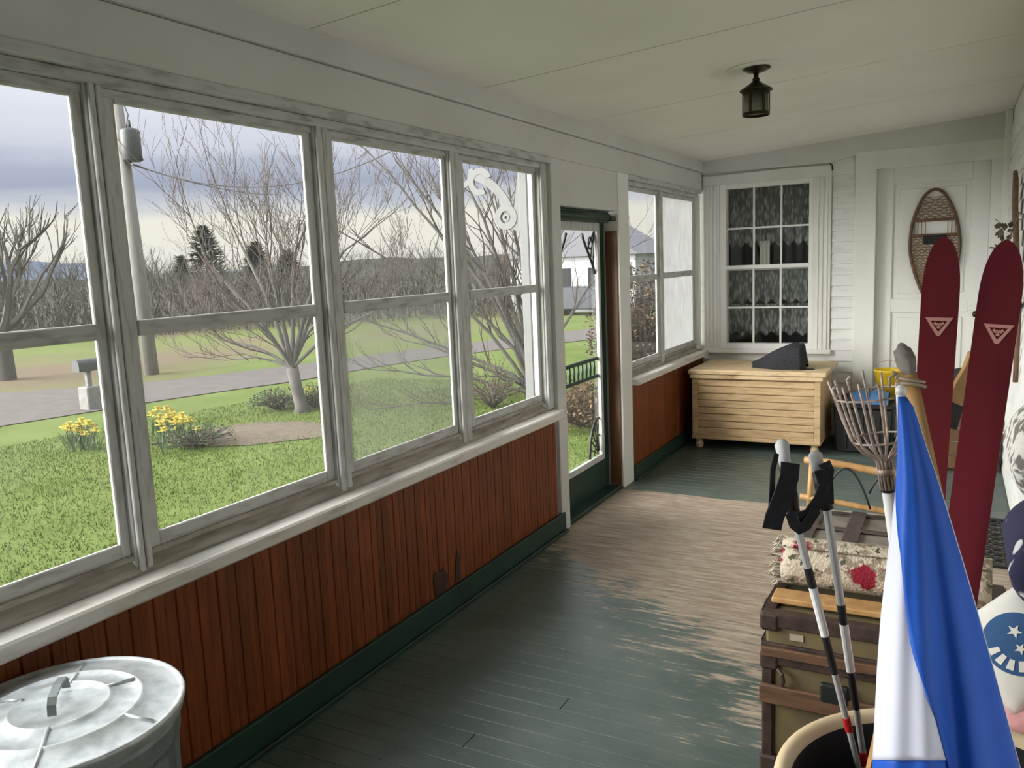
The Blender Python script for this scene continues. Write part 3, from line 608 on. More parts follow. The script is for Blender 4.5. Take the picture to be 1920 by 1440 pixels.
pf = [(-.062, .670), (-.058, .690), (-.045, .703), (0, .708), (.045, .703), (.058, .690), (.062, .670)]
for (t0, z0), (t1, z1) in zip(pf, pf[1:]):
    a0, a1 = cv+dv*t0, cv+dv*t1
    hd.prism([a0-sv*.009+V((0, 0, z0)), a0+sv*.009+V((0, 0, z0)), a1+sv*.009+V((0, 0, z1)), a1-sv*.009+V((0, 0, z1))], (0, 0, .004))
hd.build('lid_handle', 'zincbody', ld, bevel=.001)
for s_ in (-1, 1): MB().tube([bc*0+V((.236*math.cos(1.2+s_*PI/2+q), .236*math.sin(1.2+s_*PI/2+q), .50)) + V((math.cos(1.2+s_*PI/2), math.sin(1.2+s_*PI/2), 0))*(.02*math.cos(q*9)) for q in (-.17, -.12, 0, .12, .17)], .005, 6).build('side_handle', 'zinc', tb, smooth=True)

# pine chest
ch = empty('blanket_chest', (.63, 7.05, 0)); tag(ch, 'bare pine blanket chest with planked front under the lace-curtained window', 'chest')
cx0, cx1, cy0, cy1 = .118, 1.135, 6.715, 7.40
MB().box((cx0, cy0+.022, .10), (cx1, cy1, .62)).build('body', 'pine', ch, bevel=.004)
zz = .115; hs = [.07, .058, .06, .055, .06, .057, .06, .055, .042]
for i, h in enumerate(hs):
    MB().box((cx0+.045, cy0+.004, zz+.002), (cx1-.045, cy0+.024, zz+h-.003)).build('plank', 'pine', ch, bevel=.003); zz += h
MB().box((cx0-.002, cy0, .105), (cx0+.044, cy0+.04, .632)).build('corner_post', 'pine', ch, bevel=.003)
MB().box((cx1-.044, cy0, .105), (cx1+.002, cy0+.04, .632)).build('corner_post', 'pine', ch, bevel=.003)
MB().box((cx0-.006, cy0-.004, .085), (cx1+.006, cy1, .116)).build('plinth', 'pine', ch, bevel=.004)
MB().box((cx0-.03, cy0-.028, .635), (cx1+.045, cy1+.04, .672)).build('lid', 'pinelid', ch, bevel=.006)
MB().box((cx0-.018, cy0-.018, .600), (cx1+.02, cy0+.004, .636)).build('lid_moulding', 'pinelid', ch, bevel=.004)
ft = MB().lathe([(.018, 0), (.028, .006), (.034, .03), (.03, .052), (.022, .066), (.036, .076), (.036, .088)], n=16).mesh('foot', 'pinelid', smooth=True)
for x in (cx0+.045, cx1-.045):
    for yy in (cy0+.05, cy1-.06): place('foot', ft, ch, (x, yy, 0))
rebase(ch)
for o in ch.children:
    if o.name.startswith('foot'): pass
# black bag on the chest
bgp = [ony(px, py, 6.95) for px, py in ((1411, 678), (1425, 672), (1445, 661), (1470, 650), (1492, 642), (1506, 642), (1512, 655), (1513, 682))]
bag = empty('cloth_bag', (bgp[3].x, 6.95, .672)); tag(bag, 'slumped black cloth bag lying on the pine chest lid', 'bag')
bm_ = MB(); xs0, xs1 = bgp[0].x, bgp[-1].x
def bagtop(u):
    x = xs0+(xs1-xs0)*u; pts = sorted((p.x, p.z) for p in bgp); 
    for (a, za), (b, zb) in zip(pts, pts[1:]):
        if a <= x <= b: return max(.68, za+(zb-za)*(x-a)/max(b-a, 1e-6))
    return .68
def bagfn(u, v):
    h = max(.004, bagtop(u)-.672); w = .035+.10*min(1, u*2.2)*(1 if u < .93 else max(.3, (1-u)/.07)); a = PI*(v*1.0)
    c = -math.cos(a); s2 = math.sin(a)
    return (xs0+(xs1-xs0)*u+.006*math.sin(v*14+u*8), 6.95+w*math.copysign(abs(c)**.7, c), .6735+h*s2**.75*(1+.10*noise.noise(V((u*5, v*4, 1)))))
bm_.grid(26, 16, bagfn); b_ = bm_.build('body', 'blackcloth', bag, smooth='w')
st = [ony(px, py, 6.86) for px, py in ((1500, 678), (1512, 686), (1522, 688), (1527, 682), (1518, 676))]
for p in st: p.z = .6765
MB().tube(st, .007, 6).build('strap', 'blackcloth', bag, smooth=True)
rebase(bag)

# black tote beside the chest, with a blue and a yellow thing on it
bt = empty('storage_tote', (1.42, 7.15, 0)); tag(bt, 'black plastic tote standing on the floor beside the pine chest', 'tote')
MB().prism([(1.225, 6.93, 0), (1.625, 6.93, 0), (1.645, 6.93, .36), (1.205, 6.93, .36)], (0, .46, 0)).build('body', 'black', bt, bevel=.012)
MB().box((1.195, 6.91, .36), (1.655, 7.40, .395)).build('lid', 'black', bt, bevel=.01)
for x in (1.30, 1.42, 1.54): MB().box((x-.012, 6.918, .03), (x+.012, 6.932, .34)).build('rib', 'black', bt, bevel=.003)
rebase(bt)
p = ony(1634, 742, 7.05)
bl = empty('blue_bundle', (p.x, 7.05, .395)); tag(bl, 'blue folded tarp lying on the black tote', 'tarp')
MB().grid(14, 10, lambda u, v: (p.x+.13*(2*u-1), 7.03-.10*math.cos(PI*v), .397+(.10+.015*math.sin(u*11))*math.sin(PI*v)**.6)).build('folded_cloth', 'bluep', bl, smooth=True)
MB().tube([(p.x-.02, 7.03-.103*math.cos(PI*q/10), .40+.108*math.sin(PI*q/10)**.6) for q in range(11)], .005, 6).build('cord', 'twine', bl)
rebase(bl)
p2 = ony(1668, 705, 7.27)
ye = empty('yellow_bucket', (p2.x, 7.27, .395)); tag(ye, 'yellow plastic bucket seen behind the wire fruit picker', 'bucket')
yb = MB().lathe([(.085, .0), (.115, .22), (.122, .225), (.122, .24), (.112, .24), (.108, .225), (.080, .01), (0, .01)], n=28).build('body', 'yellow', ye, smooth=True)
MB().tube([(.12*math.cos(a), .12*math.sin(a)*.5, .235+.07*math.sin(a)) for a in [PI*i/10 for i in range(11)]], .003, 6).build('bail', 'wire', ye)
# clutter in front of the end door, glimpsed between the skis
p3 = ony(1800, 840, 6.6)
dk = empty('dark_crate', (p3.x, 6.75, 0)); tag(dk, 'dark wooden crate by the end door, seen between the red skis', 'crate')
for i in range(4): MB().box((p3.x-.2, 6.56, .02+i*.10), (p3.x+.2, 6.575, .11+i*.10)).build('slat', 'stool', dk, bevel=.002)
for i in range(4): MB().box((p3.x-.2, 6.925, .02+i*.10), (p3.x+.2, 6.94, .11+i*.10)).build('slat', 'stool', dk, bevel=.002)
for x in (-.2, .185): MB().box((p3.x+x, 6.575, .0), (p3.x+x+.015, 6.925, .42)).build('side', 'stool', dk, bevel=.002)
MB().box((p3.x-.185, 6.575, .01), (p3.x+.185, 6.925, .03)).build('bottom', 'stool', dk)
rebase(dk)
def pillow(name, parent, mt, sx, sy, sz, loc, rot=(0, 0, 0), nu=20, seam=None):
    me = MB()
    for side in (1, -1):
        def fn(u, v):
            x, y_ = 2*u-1, 2*v-1
            pin = 1-.10*(abs(x)**2)*(1-abs(y_)**2) ; pin2 = 1-.10*(abs(y_)**2)*(1-abs(x)**2)
            h = (max(0, 1-abs(x)**2.6)*max(0, 1-abs(y_)**2.6))**.5
            return (x*sx/2*pin2, y_*sy/2*pin, side*h*sz/2)
        if side == 1: me.grid(nu, nu, fn)
        else: me.grid(nu, nu, lambda u, v: fn(1-u, v))
    return place(name, me.mesh(name, mt, smooth='w'), parent, loc, rot)
wc2 = ony(1806, 790, 6.7)
wp = empty('cloth_sack', (wc2.x, 6.75, .032)); tag(wp, 'white crumpled sack with a dark top in the crate by the end door', 'sack')
MB().lathe([(0, 0), (.13, .0), (.155, .15), (.14, .35), (.10, .50), (.06, .545)], n=24).build('body', 'pw', wp, smooth=True)
MB().lathe([(.06, .545), (.075, .58), (.11, .62), (.085, .68), (0, .70)], n=20).build('dark_top', 'blackcloth', wp, smooth=True)

# snowshoe on the end door
YS = YE+.035
ss = empty('snowshoe', (1.86, YS, 1.5)); tag(ss, 'old teardrop snowshoe hanging on the white end door', 'snowshoe')
opx = [(1752, 355), (1736, 365), (1723, 386), (1712, 415), (1707, 445), (1706, 470), (1712, 502), (1722, 532), (1735, 562), (1748, 590), (1755, 612)]
left = [ony(*q, YS) for q in opx]; xc = left[0].x
tail = V((left[-1].x+.02, YS, left[-1].z)); ax = (tail-left[0])
def mir(p): t_ = (left[0].z-p.z)/(left[0].z-tail.z); cx_ = left[0].x+(tail.x-left[0].x)*t_*.55; return V((2*cx_-p.x, p.y, p.z+.012))
right = [mir(q) for q in left[1:-1]]
loop = left[:-1]+[tail+V((-.008, 0, 0)), tail+V((.004, 0, -.16)), tail+V((.016, 0, 0))]+right[::-1]
def smooth_loop(pts, n=4):
    out = []; k = len(pts)
    for i in range(k):
        p0, p1, p2_, p3_ = pts[i-1], pts[i], pts[(i+1) % k], pts[(i+2) % k]
        for j in range(n):
            t = j/n; out.append(.5*((2*p1)+(p2_-p0)*t+(2*p0-5*p1+4*p2_-p3_)*t*t+(3*p1-p0-3*p2_+p3_)*t**3))
    return out
lp = smooth_loop(loop)
MB().tube(lp, .0125, 8, closed=True).build('frame', 'snow', ss, smooth=True)
def span(z):
    xs = [a.x+(b.x-a.x)*(z-a.z)/(b.z-a.z) for a, b in zip(lp, lp[1:]+lp[:1]) if (a.z-z)*(b.z-z) < 0]
    return (min(xs), max(xs)) if len(xs) >= 2 else None
zt = left[0].z; zb_ = tail.z
zb1 = ony(1752, 412, YS).z; zb2 = ony(1752, 441, YS).z
for z_ in (zb1, zb2):
    a, b = span(z_); MB().box((a, YS-.009, z_-.012), (b, YS+.005, z_+.012)).build('crossbar', 'snow', ss, bevel=.003)
wbm = MB()
def seg(a, b): wbm.tube([a, b], .0032, 4, cap=False)
z_ = zt-.05
while z_ > zb_+.02:
    for sl in (-1, 1):
        s0 = span(z_)
        if s0:
            a, b = s0; z2 = z_ - (b-a)*.62
            s1 = span(max(z2, zb_+.015))
            if s1:
                p_ = V((a if sl < 0 else b, YS-.002*sl, z_)); q_ = V((s1[1] if sl < 0 else s1[0], YS-.002*sl, max(z2, zb_+.015)))
                if not (zb2 < z_ < zb1) and not (zb2 < q_.z < zb1) and not (z_ > zb1 and q_.z < zb2): seg(p_, q_)
                elif z_ > zb1: t = (z_-zb1)/(z_-q_.z); seg(p_, p_.lerp(q_, t))
                elif q_.z < zb2 and z_ > zb2: t = (z_-zb2)/(z_-q_.z); seg(p_.lerp(q_, t), q_)
    z_ -= .026
z_ = zt-.06
while z_ > zb_+.05:
    if not (zb2 < z_ < zb1):
        a, b = span(z_); seg(V((a, YS+.001, z_)), V((b, YS+.001, z_)))
    z_ -= .022
a, b = span((zb1+zb2)/2)
for k in (.06, .14, .22, .30, .78, .86, .94): wbm.tube([(a+(b-a)*k, YS, zb1), (a+(b-a)*k, YS, zb2)], .0032, 4, cap=False)
wbm.build('webbing', 'web', ss)
MB().box((xc-.07, YS-.03, zb2-.07), (xc+.10, YS-.008, zb2-.0)).build('binding', 'blackcloth', ss, bevel=.008)
rebase(ss)

# things hung on the house wall
pq = [onx(1907, 318, 2.345), onx(1912, 462, 2.345)]
hw = empty('wooden_paddle', (2.34, 5.6, 1.5)); tag(hw, 'dark brown wooden paddle hanging on the house wall above the skis', 'paddle')
MB().prism([(2.325, pq[0].y+.02, pq[0].z), (2.325, pq[0].y-.12, pq[0].z-.06), (2.325, pq[0].y-.20, pq[0].z-.22), (2.325, pq[1].y-.02, pq[1].z-.1), (2.325, pq[1].y+.10, pq[1].z-.1), (2.325, pq[0].y+.02, pq[0].z-.2)], (.025, 0, 0)).build('blade', 'oldwood', hw, bevel=.006)
MB().tube([(2.337, pq[1].y+.04, pq[1].z-.06), (2.337, pq[1].y+.02, pq[1].z-.30)], .018, 8).build('shaft', 'oldwood', hw, smooth=True)
rebase(hw)
sp2 = empty('dried_sprig', (2.29, 5.3, 1.63)); tag(sp2, 'bunch of dark dried leaves hung on the house wall beside the paddle', 'dried flowers')
lf = MB(); random.seed(5)
for i in range(34):
    c = V((random.uniform(-.06, .04), random.uniform(-.16, .16), random.uniform(-.12, .10))); d = V((random.uniform(-1, .3), random.uniform(-1, 1), random.uniform(-1, 1))).normalized()*.05; e = d.cross(V((.3, .2, 1))).normalized()*.016
    lf.prism([c, c+d*.5+e, c+d, c+d*.5-e], (.001, 0, .001))
lf.build('leaves', 'leafdk', sp2); MB().tube([(0.04, 0, .14), (.0, 0, 0), (-.01, .01, -.2)], .004, 5).build('stem', 'oldwood', sp2)
sk = [onx(1908, 610, 2.35), onx(1908, 728, 2.35)]
ps = empty('walking_stick', (2.35, sk[0].y, sk[1].z)); tag(ps, 'thin brown stick hanging low on the house wall behind the right ski', 'stick')
MB().tube([(2.352, sk[0].y, sk[0].z+.1), (2.352, sk[0].y, sk[1].z)], .014, 8).build('shaft', 'oldwood', ps, smooth=True)
MB().tube([(2.35, sk[0].y-.05, sk[0].z+.11), (2.345, sk[0].y, sk[0].z+.13), (2.35, sk[0].y+.06, sk[0].z+.10)], .02, 8).build('handle', 'iron', ps, smooth=True)
rebase(ps)

# iron door mat
mt_ = empty('iron_doormat', (2.15, 5.0, 0)); tag(mt_, 'black iron openwork doormat on the green floor by the house wall', 'doormat')
fr = MB(); fr.box((1.93, 4.58, .001), (2.35, 4.605, .014)).box((1.93, 5.395, .001), (2.35, 5.42, .014)).box((1.93, 4.605, .001), (1.955, 5.395, .014)).box((2.325, 4.605, .001), (2.35, 5.395, .014)); fr.build('rim', 'iron', mt_)
gr = MB()
for i in range(9):
    for j in range(5):
        c = V((1.995+.072*j, 4.65+.0875*i, .007)); gr.tube([c+V((.034*math.cos(a), .040*math.sin(a), 0)) for a in [2*PI*q/10 for q in range(10)]], .006, 4, closed=True)
        gr.tube([c+V((-.03, -.035, 0)), c+V((.03, .035, 0))], .004, 4)
gr.build('scrollwork', 'iron', mt_); rebase(mt_)

# trunks
def trunk(name, label, x0, x1, y0, y1, h, body, edge, slat, lidh):
    t = empty(name, ((x0+x1)/2, (y0+y1)/2, 0)); tag(t, label, 'trunk')
    MB().box((x0+.012, y0+.012, .03), (x1-.012, y1-.012, h-lidh)).build('body', body, t, bevel=.006)
    MB().box((x0+.010, y0+.010, h-lidh+.004), (x1-.010, y1-.010, h-.006)).build('lid', body, t, bevel=.008)
    e = .035
    for X in (x0, x1-e):
        for Y in (y0, y1-e): MB().box((X, Y, .02), (X+e, Y+e, h-lidh-.001)).build('corner_edge', edge, t, bevel=.006)
    for z0, z1 in ((.012, .055), (h-lidh-.032, h-lidh), (h-lidh+.003, h-lidh+.035), (h-.042, h)):
        m_ = MB(); m_.box((x0-.002, y0-.002, z0), (x1+.002, y0+.02, z1)).box((x0-.002, y1-.02, z0), (x1+.002, y1+.002, z1)).box((x0-.002, y0+.02, z0), (x0+.02, y1-.02, z1)).box((x1-.02, y0+.02, z0), (x1+.002, y1-.02, z1)); m_.build('edge_band', edge, t, bevel=.003)
    m_ = MB()
    for Y in (y0-.001, y1-.034): m_.box((x0, Y, h-.004), (x1, Y+.035, h+.003))
    for X in (x0, x1-.035): m_.box((X, y0+.034, h-.004), (X+.035, y1-.034, h+.003))
    m_.build('top_edge', edge, t, bevel=.002)
    for X in (x0-.006, x1-.05):
        for zz in (.012, h-.055, h-lidh-.05): MB().box((X, y0-.007, zz), (X+.056, y0+.03, zz+.056)).build('corner_cap', edge, t, bevel=.008)
    return t
t1 = trunk('steamer_trunk', 'brown canvas steamer trunk with wooden slats under the rolled rug', 1.55, 2.20, 2.42, 2.90, .53, 'trunk', 'trunkdk', 'slat', .13)
for z0, z1 in ((.245, .305),): MB().box((1.545, 2.404, z0), (2.205, 2.421, z1)).build('slat', 'slat', t1, bevel=.004)
MB().box((1.55, 2.408, .395), (2.20, 2.421, .425)).build('lid_band', 'slat', t1, bevel=.003)
MB().box((1.72, 2.40, .285), (1.80, 2.421, .345)).build('hasp', 'iron', t1, bevel=.006)
MB().tube([(1.60, 2.411, .36), (1.615, 2.40, .35), (1.618, 2.40, .33), (1.612, 2.411, .31)], .006, 6).build('catch', 'trunkdk', t1)
MB().box((1.63, 2.4265, .452), (1.67, 2.4295, .472)).build('paper_label', 'twine', t1)
rebase(t1)
t2 = trunk('strapped_trunk', 'grey trunk with dark leather straps behind the rolled rug', 1.565, 2.08, 2.99, 3.43, .56, 'greytrunk', 'strap', 'slat', .12)
for x in (1.70, 1.95):
    MB().box((x, 2.985, .553), (x+.055, 3.435, .568)).box((x, 2.975, .2), (x+.055, 2.99, .56)).build('strap', 'strap', t2, bevel=.003)
MB().box((1.57, 3.19, .558), (2.08, 3.22, .566)).build('cross_strap', 'strap', t2, bevel=.002)
rebase(t2)
# plank and rolled rug on the brown trunk
tag(MB().box((1.565, 2.49, .534), (2.17, 2.575, .553)).build('wooden_stick', 'wood', bevel=.004), 'flat pale wooden stick lying on the brown trunk in front of the rug', 'stick')
rg = empty('rolled_rug', (1.85, 2.665, .535)); tag(rg, 'rolled floral rug with fringed end lying on the brown trunk', 'rug')
rc = V((0, 2.655, .6155))
def spiral(x0, x1):
    me = MB(); P = []; T = []
    n = 100
    for i in range(n+1):
        q = i/n*2*PI*3.2; r = .028+.016*q/(2*PI); P.append((r*math.cos(q+.9)*1.06, r*math.sin(q+.9)*.99))
    def fn(u, v): i = min(n, int(round(u*n))); return (x0+(x1-x0)*v, rc.y+P[i][0], rc.z+P[i][1])
    me.grid(n, 14, fn); return me
o = spiral(1.575, 2.155).build('pile', 'rug', rg, smooth=True); sm = o.modifiers.new('thickness', 'SOLIDIFY'); sm.thickness = .009; sm.offset = 0
fg = MB(); random.seed(3)
for i in range(150):
    q = random.uniform(0, 2*PI*3.15); r = .028+.016*q/(2*PI)+random.uniform(-.004, .004); y_, z_ = rc.y+r*math.cos(q+.9)*1.06, rc.z+r*math.sin(q+.9)
    ln = random.uniform(.02, .048); fg.tube([(1.578, y_, z_), (1.578-ln*.6, y_+random.uniform(-.008, .008), z_+random.uniform(-.004, .008)), (1.578-ln, y_+random.uniform(-.014, .014), z_-random.uniform(0, .018))], [.003, .003, .0015], 4)
fg.build('fringe', 'fringe', rg)
rebase(rg)
# wooden frame with wire hoops on the grey trunk
wf = empty('wooden_rack', (1.75, 3.36, .57)); tag(wf, 'low varnished wooden rack with dark wire hoops on the strapped trunk', 'rack')
Yf = 3.38
def fy(px, py, Y=Yf): return ony(px, py, Y)
MB().tube([fy(1508, 862), fy(1560, 868), fy(1650, 885), fy(1760, 905)], [.013, .015, .016, .016], 8).build('top_bar', 'wood', wf, smooth=True)
MB().tube([fy(1523, 866), fy(1519, 925), fy(1517, 950)], .012, 8).build('post', 'wood', wf, smooth=True)
pz = fy(1760, 905); MB().tube([pz, V((pz.x, pz.y, .568))], .013, 8).build('post', 'wood', wf, smooth=True)
MB().tube([fy(1500, 930), fy(1560, 940), fy(1650, 957), fy(1760, 978)], .012, 8).build('lower_bar', 'wood', wf, smooth=True)
for c0, c1, c2 in (((1553, 915), (1592, 880), (1632, 955)), ((1630, 925), (1668, 890), (1700, 965))):
    a, b, c = fy(*c0, Yf-.03), fy(*c1, Yf-.03), fy(*c2, Yf-.03); pts = []
    for i in range(13): t = i/12; pts.append(a*(1-t)**2+(2*b-.5*a-.5*c)*2*t*(1-t)+c*t*t)
    MB().tube(pts, .0045, 6).build('wire_hoop', 'iron', wf, smooth=True)
rebase(wf)

# the big stoneware crock that holds skis, poles, picker, flag
BC = V((2.0616, 1.5745, 0)); RB = .3126
bq = empty('stoneware_crock', BC); tag(bq, 'large tan crock with a rolled rim holding skis, poles and a flag', 'crock')
MB().lathe([(0, 0), (.25, 0), (.262, .02), (.285, .30), (.292, .52), (.296, .565), (.3126, .575), (.3155, .59), (.3126, .602), (.298, .607), (.287, .60), (.284, .585)], n=72, cap=False).build('body', 'barrel', bq, smooth=True)
MB().lathe([(.284, .585), (.278, .52), (.268, .30), (.245, .03), (0, .025)], n=72, cap=False).build('inner_wall', 'barrelin', bq, smooth=True)
for i in range(3): pass
def stick(top, low, z0=.035):
    d = low-top; return top + d*((z0-top.z)/d.z)
# skis
def ski(label, tip, low, width, side):
    bot = stick(tip, low); ax_ = (tip-bot); Ln = ax_.length; ax_.normalize()
    toc = (CAM-tip); nrm_ = (toc-ax_*toc.dot(ax_)).normalized()
    nrm_ = (nrm_ + V((-.10*side, 0, 0))); nrm_ = (nrm_-ax_*nrm_.dot(ax_)).normalized(); rt_ = ax_.cross(nrm_)*-1
    if rt_.dot(RT) < 0: rt_ = -rt_
    t = empty('ski', bot); tag(t, label, 'ski', 'red skis standing in the crock')
    n_ = 44; th = .010; P = []
    def w(s):     # s from bottom 0 to tip 1
        b = .84+.16*s
        q = (Ln*(1-s))/.115
        if q < 1: b *= (1-(1-q)**2.6)**.52
        if s < .02: b *= .8
        return max(.001, b)*width/2
    def pt(s, u, back):
        bend = .03*max(0, (s-.935)/.065)**2
        return bot+ax_*(Ln*s)+rt_*(u*w(s))-nrm_*(bend*-1+(th if back else 0))
    me = MB(); us = (-1, -.5, 0, .5, 1)
    ss_ = [i/n_*.9 for i in range(n_)]+[.9+.1*(1-(1-i/12)**2) for i in range(13)]
    for s in ss_:
        for u in us: P.append(pt(s, u, False))
        for u in us[::-1]: P.append(pt(s, u, True))
    me.v = [tuple(q) for q in P]; c_ = 10
    for i in range(len(ss_)-1):
        for j in range(c_): j2 = (j+1) % c_; me.face((i*c_+j, i*c_+j2, (i+1)*c_+j2, (i+1)*c_+j), 0)
    me.face(list(range(c_))); me.face([(len(ss_)-1)*c_+j for j in range(c_)][::-1])
    b_ = me.build('blade', 'ski', t); b_.data.polygons.foreach_set('use_smooth', [True]*len(b_.data.polygons)); md = b_.modifiers.new('edges', 'EDGE_SPLIT'); md.split_angle = .7
    # triangular badge
    return t, bot, ax_, Ln, rt_, nrm_, pt
def badge(info, cpx, size):
    t, bot, ax_, Ln, rt_, nrm_, pt = info
    # point of the ski face on the ray through the badge centre
    d = ray(*cpx); c = CAM+d*((bot-CAM).dot(nrm_)/d.dot(nrm_)); c = c+nrm_*.0006
    def q(x, y_): return c+rt_*(x*size)+ax_*(y_*size)
    out = [q(-.5, .33), q(.5, .33), q(.06, -.40), (q(-.06, -.40))]; inn = [q(-.30, .20), q(.30, .20), q(.02, -.22), q(-.02, -.22)]
    me = MB(); k = 0; me.v = [tuple(p) for p in out+inn]+[tuple(p+nrm_*.0006) for p in out+inn]
    for i in range(4): j = (i+1) % 4; me.face((8+i, 8+j, 12+j, 12+i)); me.face((i, j, 8+j, 8+i)); me.face((4+i, 4+j, 12+j, 12+i))
    me.build('badge', 'badge', t)
    g = MB()
    def bar_(a, b, w_=.05):
        a_, b_ = q(*a), q(*b); dd = (b_-a_).normalized(); s_ = nrm_.cross(dd)*w_*size; g.prism([a_-s_, b_-s_, b_+s_, a_+s_], nrm_*.0009)
    bar_((-.17, .13), (-.05, .02)); bar_((-.05, .02), (.0, .10)); bar_((0, .10), (.05, .02)); bar_((.05, .02), (.17, .13)); bar_((-.06, -.06), (.06, -.06))
    g.build('badge_mark', 'badge', t)
    rebase(t)
s1 = ski('red ski on the left of the pair, standing in the crock', dep(1770, 447, 1.50), dep(1747, 800, 1.53), .0635, 0)
badge(s1, (1760, 611), .046)
s2 = ski('red ski on the right of the pair, nearest the house wall', dep(1889, 455, 1.47), dep(1812, 1000, 1.50), .0695, .3)
badge(s2, (1871, 625), .048)
# trekking poles
def trek(label, top, mid, low, straps, sh=0.0):
    t = empty('trekking_pole', top); tag(t, label, 'trekking pole', 'trekking poles in the crock')
    bot = stick(mid, low); dirv = (bot-mid).normalized(); L_ = (bot-mid).length
    def at(s): return mid+dirv*(L_*s)
    def tb_(name, a, b, r0, r1, mm): MB().tube([at(a), at(b)], [r0, r1], 12).build(name, mm, t, smooth=False)
    tb_('upper_shaft', .0, .115+sh, .0082, .0080, 'pole'); tb_('black_band', .115+sh, .155+sh, .0086, .0086, 'black'); tb_('white_band', .155+sh, .255+sh, .0088, .0088, 'polewhite'); tb_('black_band', .255+sh, .335+sh, .0080, .0080, 'black')
    tb_('lower_shaft', .335+sh, .43+sh, .0068, .0068, 'pole'); tb_('red_band', .43+sh, .46+sh, .0082, .0082, 'red'); tb_('tip_shaft', .46+sh, 1.0, .0062, .004, 'pole')
    up = (top-mid).normalized(); gl_ = (top-mid).length
    MB().tube([mid-up*.01, mid+up*gl_*.3, mid+up*gl_*.62], [.0125, .0145, .0135], 12).build('grip', 'black', t, smooth=True)
    MB().tube([mid+up*gl_*.60, mid+up*gl_*.75, mid+up*gl_*.93, top], [.0115, .0125, .0145, .007], 7).build('grip_head', 'grip', t, smooth=True)
    for nm_, pts, w_ in straps:
        me = MB(); q_ = [V(p) for p in pts]
        sd_ = V((FW.x, FW.y, 0)).normalized()
        prev = None
        for i, p in enumerate(q_):
            tt = (q_[min(i+1, len(q_)-1)]-q_[max(i-1, 0)]).normalized(); wv = tt.cross(sd_).normalized()*w_ if True else 0
            me.v += [tuple(p-wv-sd_*.0018), tuple(p+wv-sd_*.0018), tuple(p+wv+sd_*.0018), tuple(p-wv+sd_*.0018)]
            if i:
                k = 4*i
                for j in range(4): j2 = (j+1) % 4; me.face((k-4+j, k-4+j2, k+j2, k+j))
        me.face((0, 1, 2, 3)); me.face((len(me.v)-1, len(me.v)-2, len(me.v)-3, len(me.v)-4))
        me.build(nm_, 'blackcloth', t)
    rebase(t)
D1 = 1.60
trek('trekking pole leaning furthest left, with a long black strap hanging from its grip', dep(1465, 824, D1), dep(1487, 955, D1+.01), dep(1610, 1440, 1.73),
     [('strap', [dep(1456, 850, D1-.02), dep(1449, 880, D1-.03), dep(1447, 930, D1-.03), dep(1444, 975, D1-.03)], .005),
      ('wrist_pad', [dep(1482, 868, D1-.03), dep(1480, 895, D1-.035), dep(1466, 935, D1-.04), dep(1452, 970, D1-.04), dep(1447, 992, D1-.035)], .018)])
trek('trekking pole on the right of the two, with its strap looped to the left', dep(1527, 846, D1+.01), dep(1549, 945, D1+.02), dep(1619, 1420, 1.735),
     [('strap', [dep(1545, 868, D1-.01), dep(1552, 880, D1-.015), dep(1549, 905, D1-.02), dep(1535, 940, D1-.03), dep(1516, 965, D1-.035), dep(1497, 972, D1-.035)], .012),
      ('wrist_pad', [dep(1540, 880, D1-.02), dep(1548, 905, D1-.02), dep(1550, 945, D1-.015)], .014),
      ('strap_loop', [dep(1482, 962, D1-.04), dep(1490, 985, D1-.04), dep(1498, 993, D1-.04), dep(1512, 985, D1-.04), dep(1530, 955, D1-.035)], .010)], sh=.085)
# fruit picker
DP = 1.66
fp = empty('fruit_picker', dep(1668, 940, DP)); tag(fp, 'long white-handled fruit picker with a rusty wire basket', 'fruit picker')
nk = dep(1659, 872, DP); lowp = dep(1690, 1100, DP+.03); bt_ = stick(nk, lowp); axp = (nk-bt_).normalized()
MB().tube([bt_, nk-axp*.055], .0125, 12).build('handle', 'polewhite', fp, smooth=True)
MB().tube([nk-axp*.055, nk-axp*.018], .0145, 12).build('black_tape', 'black', fp, smooth=True)
MB().tube([nk-axp*.018, nk-axp*.006], .018, 12).build('binding_wire', 'wire', fp, smooth=True)
sx_ = (RT-axp*RT.dot(axp)).normalized(); sy_ = axp.cross(sx_)
tine_pts = []
random.seed(11)
for i in range(14):
    a = 2*PI*i/14; c, s_ = math.cos(a), math.sin(a); off = -.024*0
    pr_ = [(.013, -.05), (.0135, .010), (.020, .018), (.040, .034), (.054, .056), (.064, .10), (.072, .148)]
    pr_ += [(.079, .185)] if i % 3 == 0 else ([(.078, .172), (.064, .180)] if i % 3 == 1 else [(.077, .178)])
    ptt = [nk + axp*h + sx_*(r*c - .0*h) + sy_*(r*s_) - sx_*(.03*max(0, h)) for r, h in pr_]
    tine_pts.append(ptt)
    MB().tube(ptt, .0028, 6).build('tine', 'wire', fp, smooth=True)
for lev in (4, 6): MB().tube([t_[lev] for t_ in tine_pts], .0022, 6, closed=True).build('hoop', 'wire', fp, smooth=True)
rebase(fp)
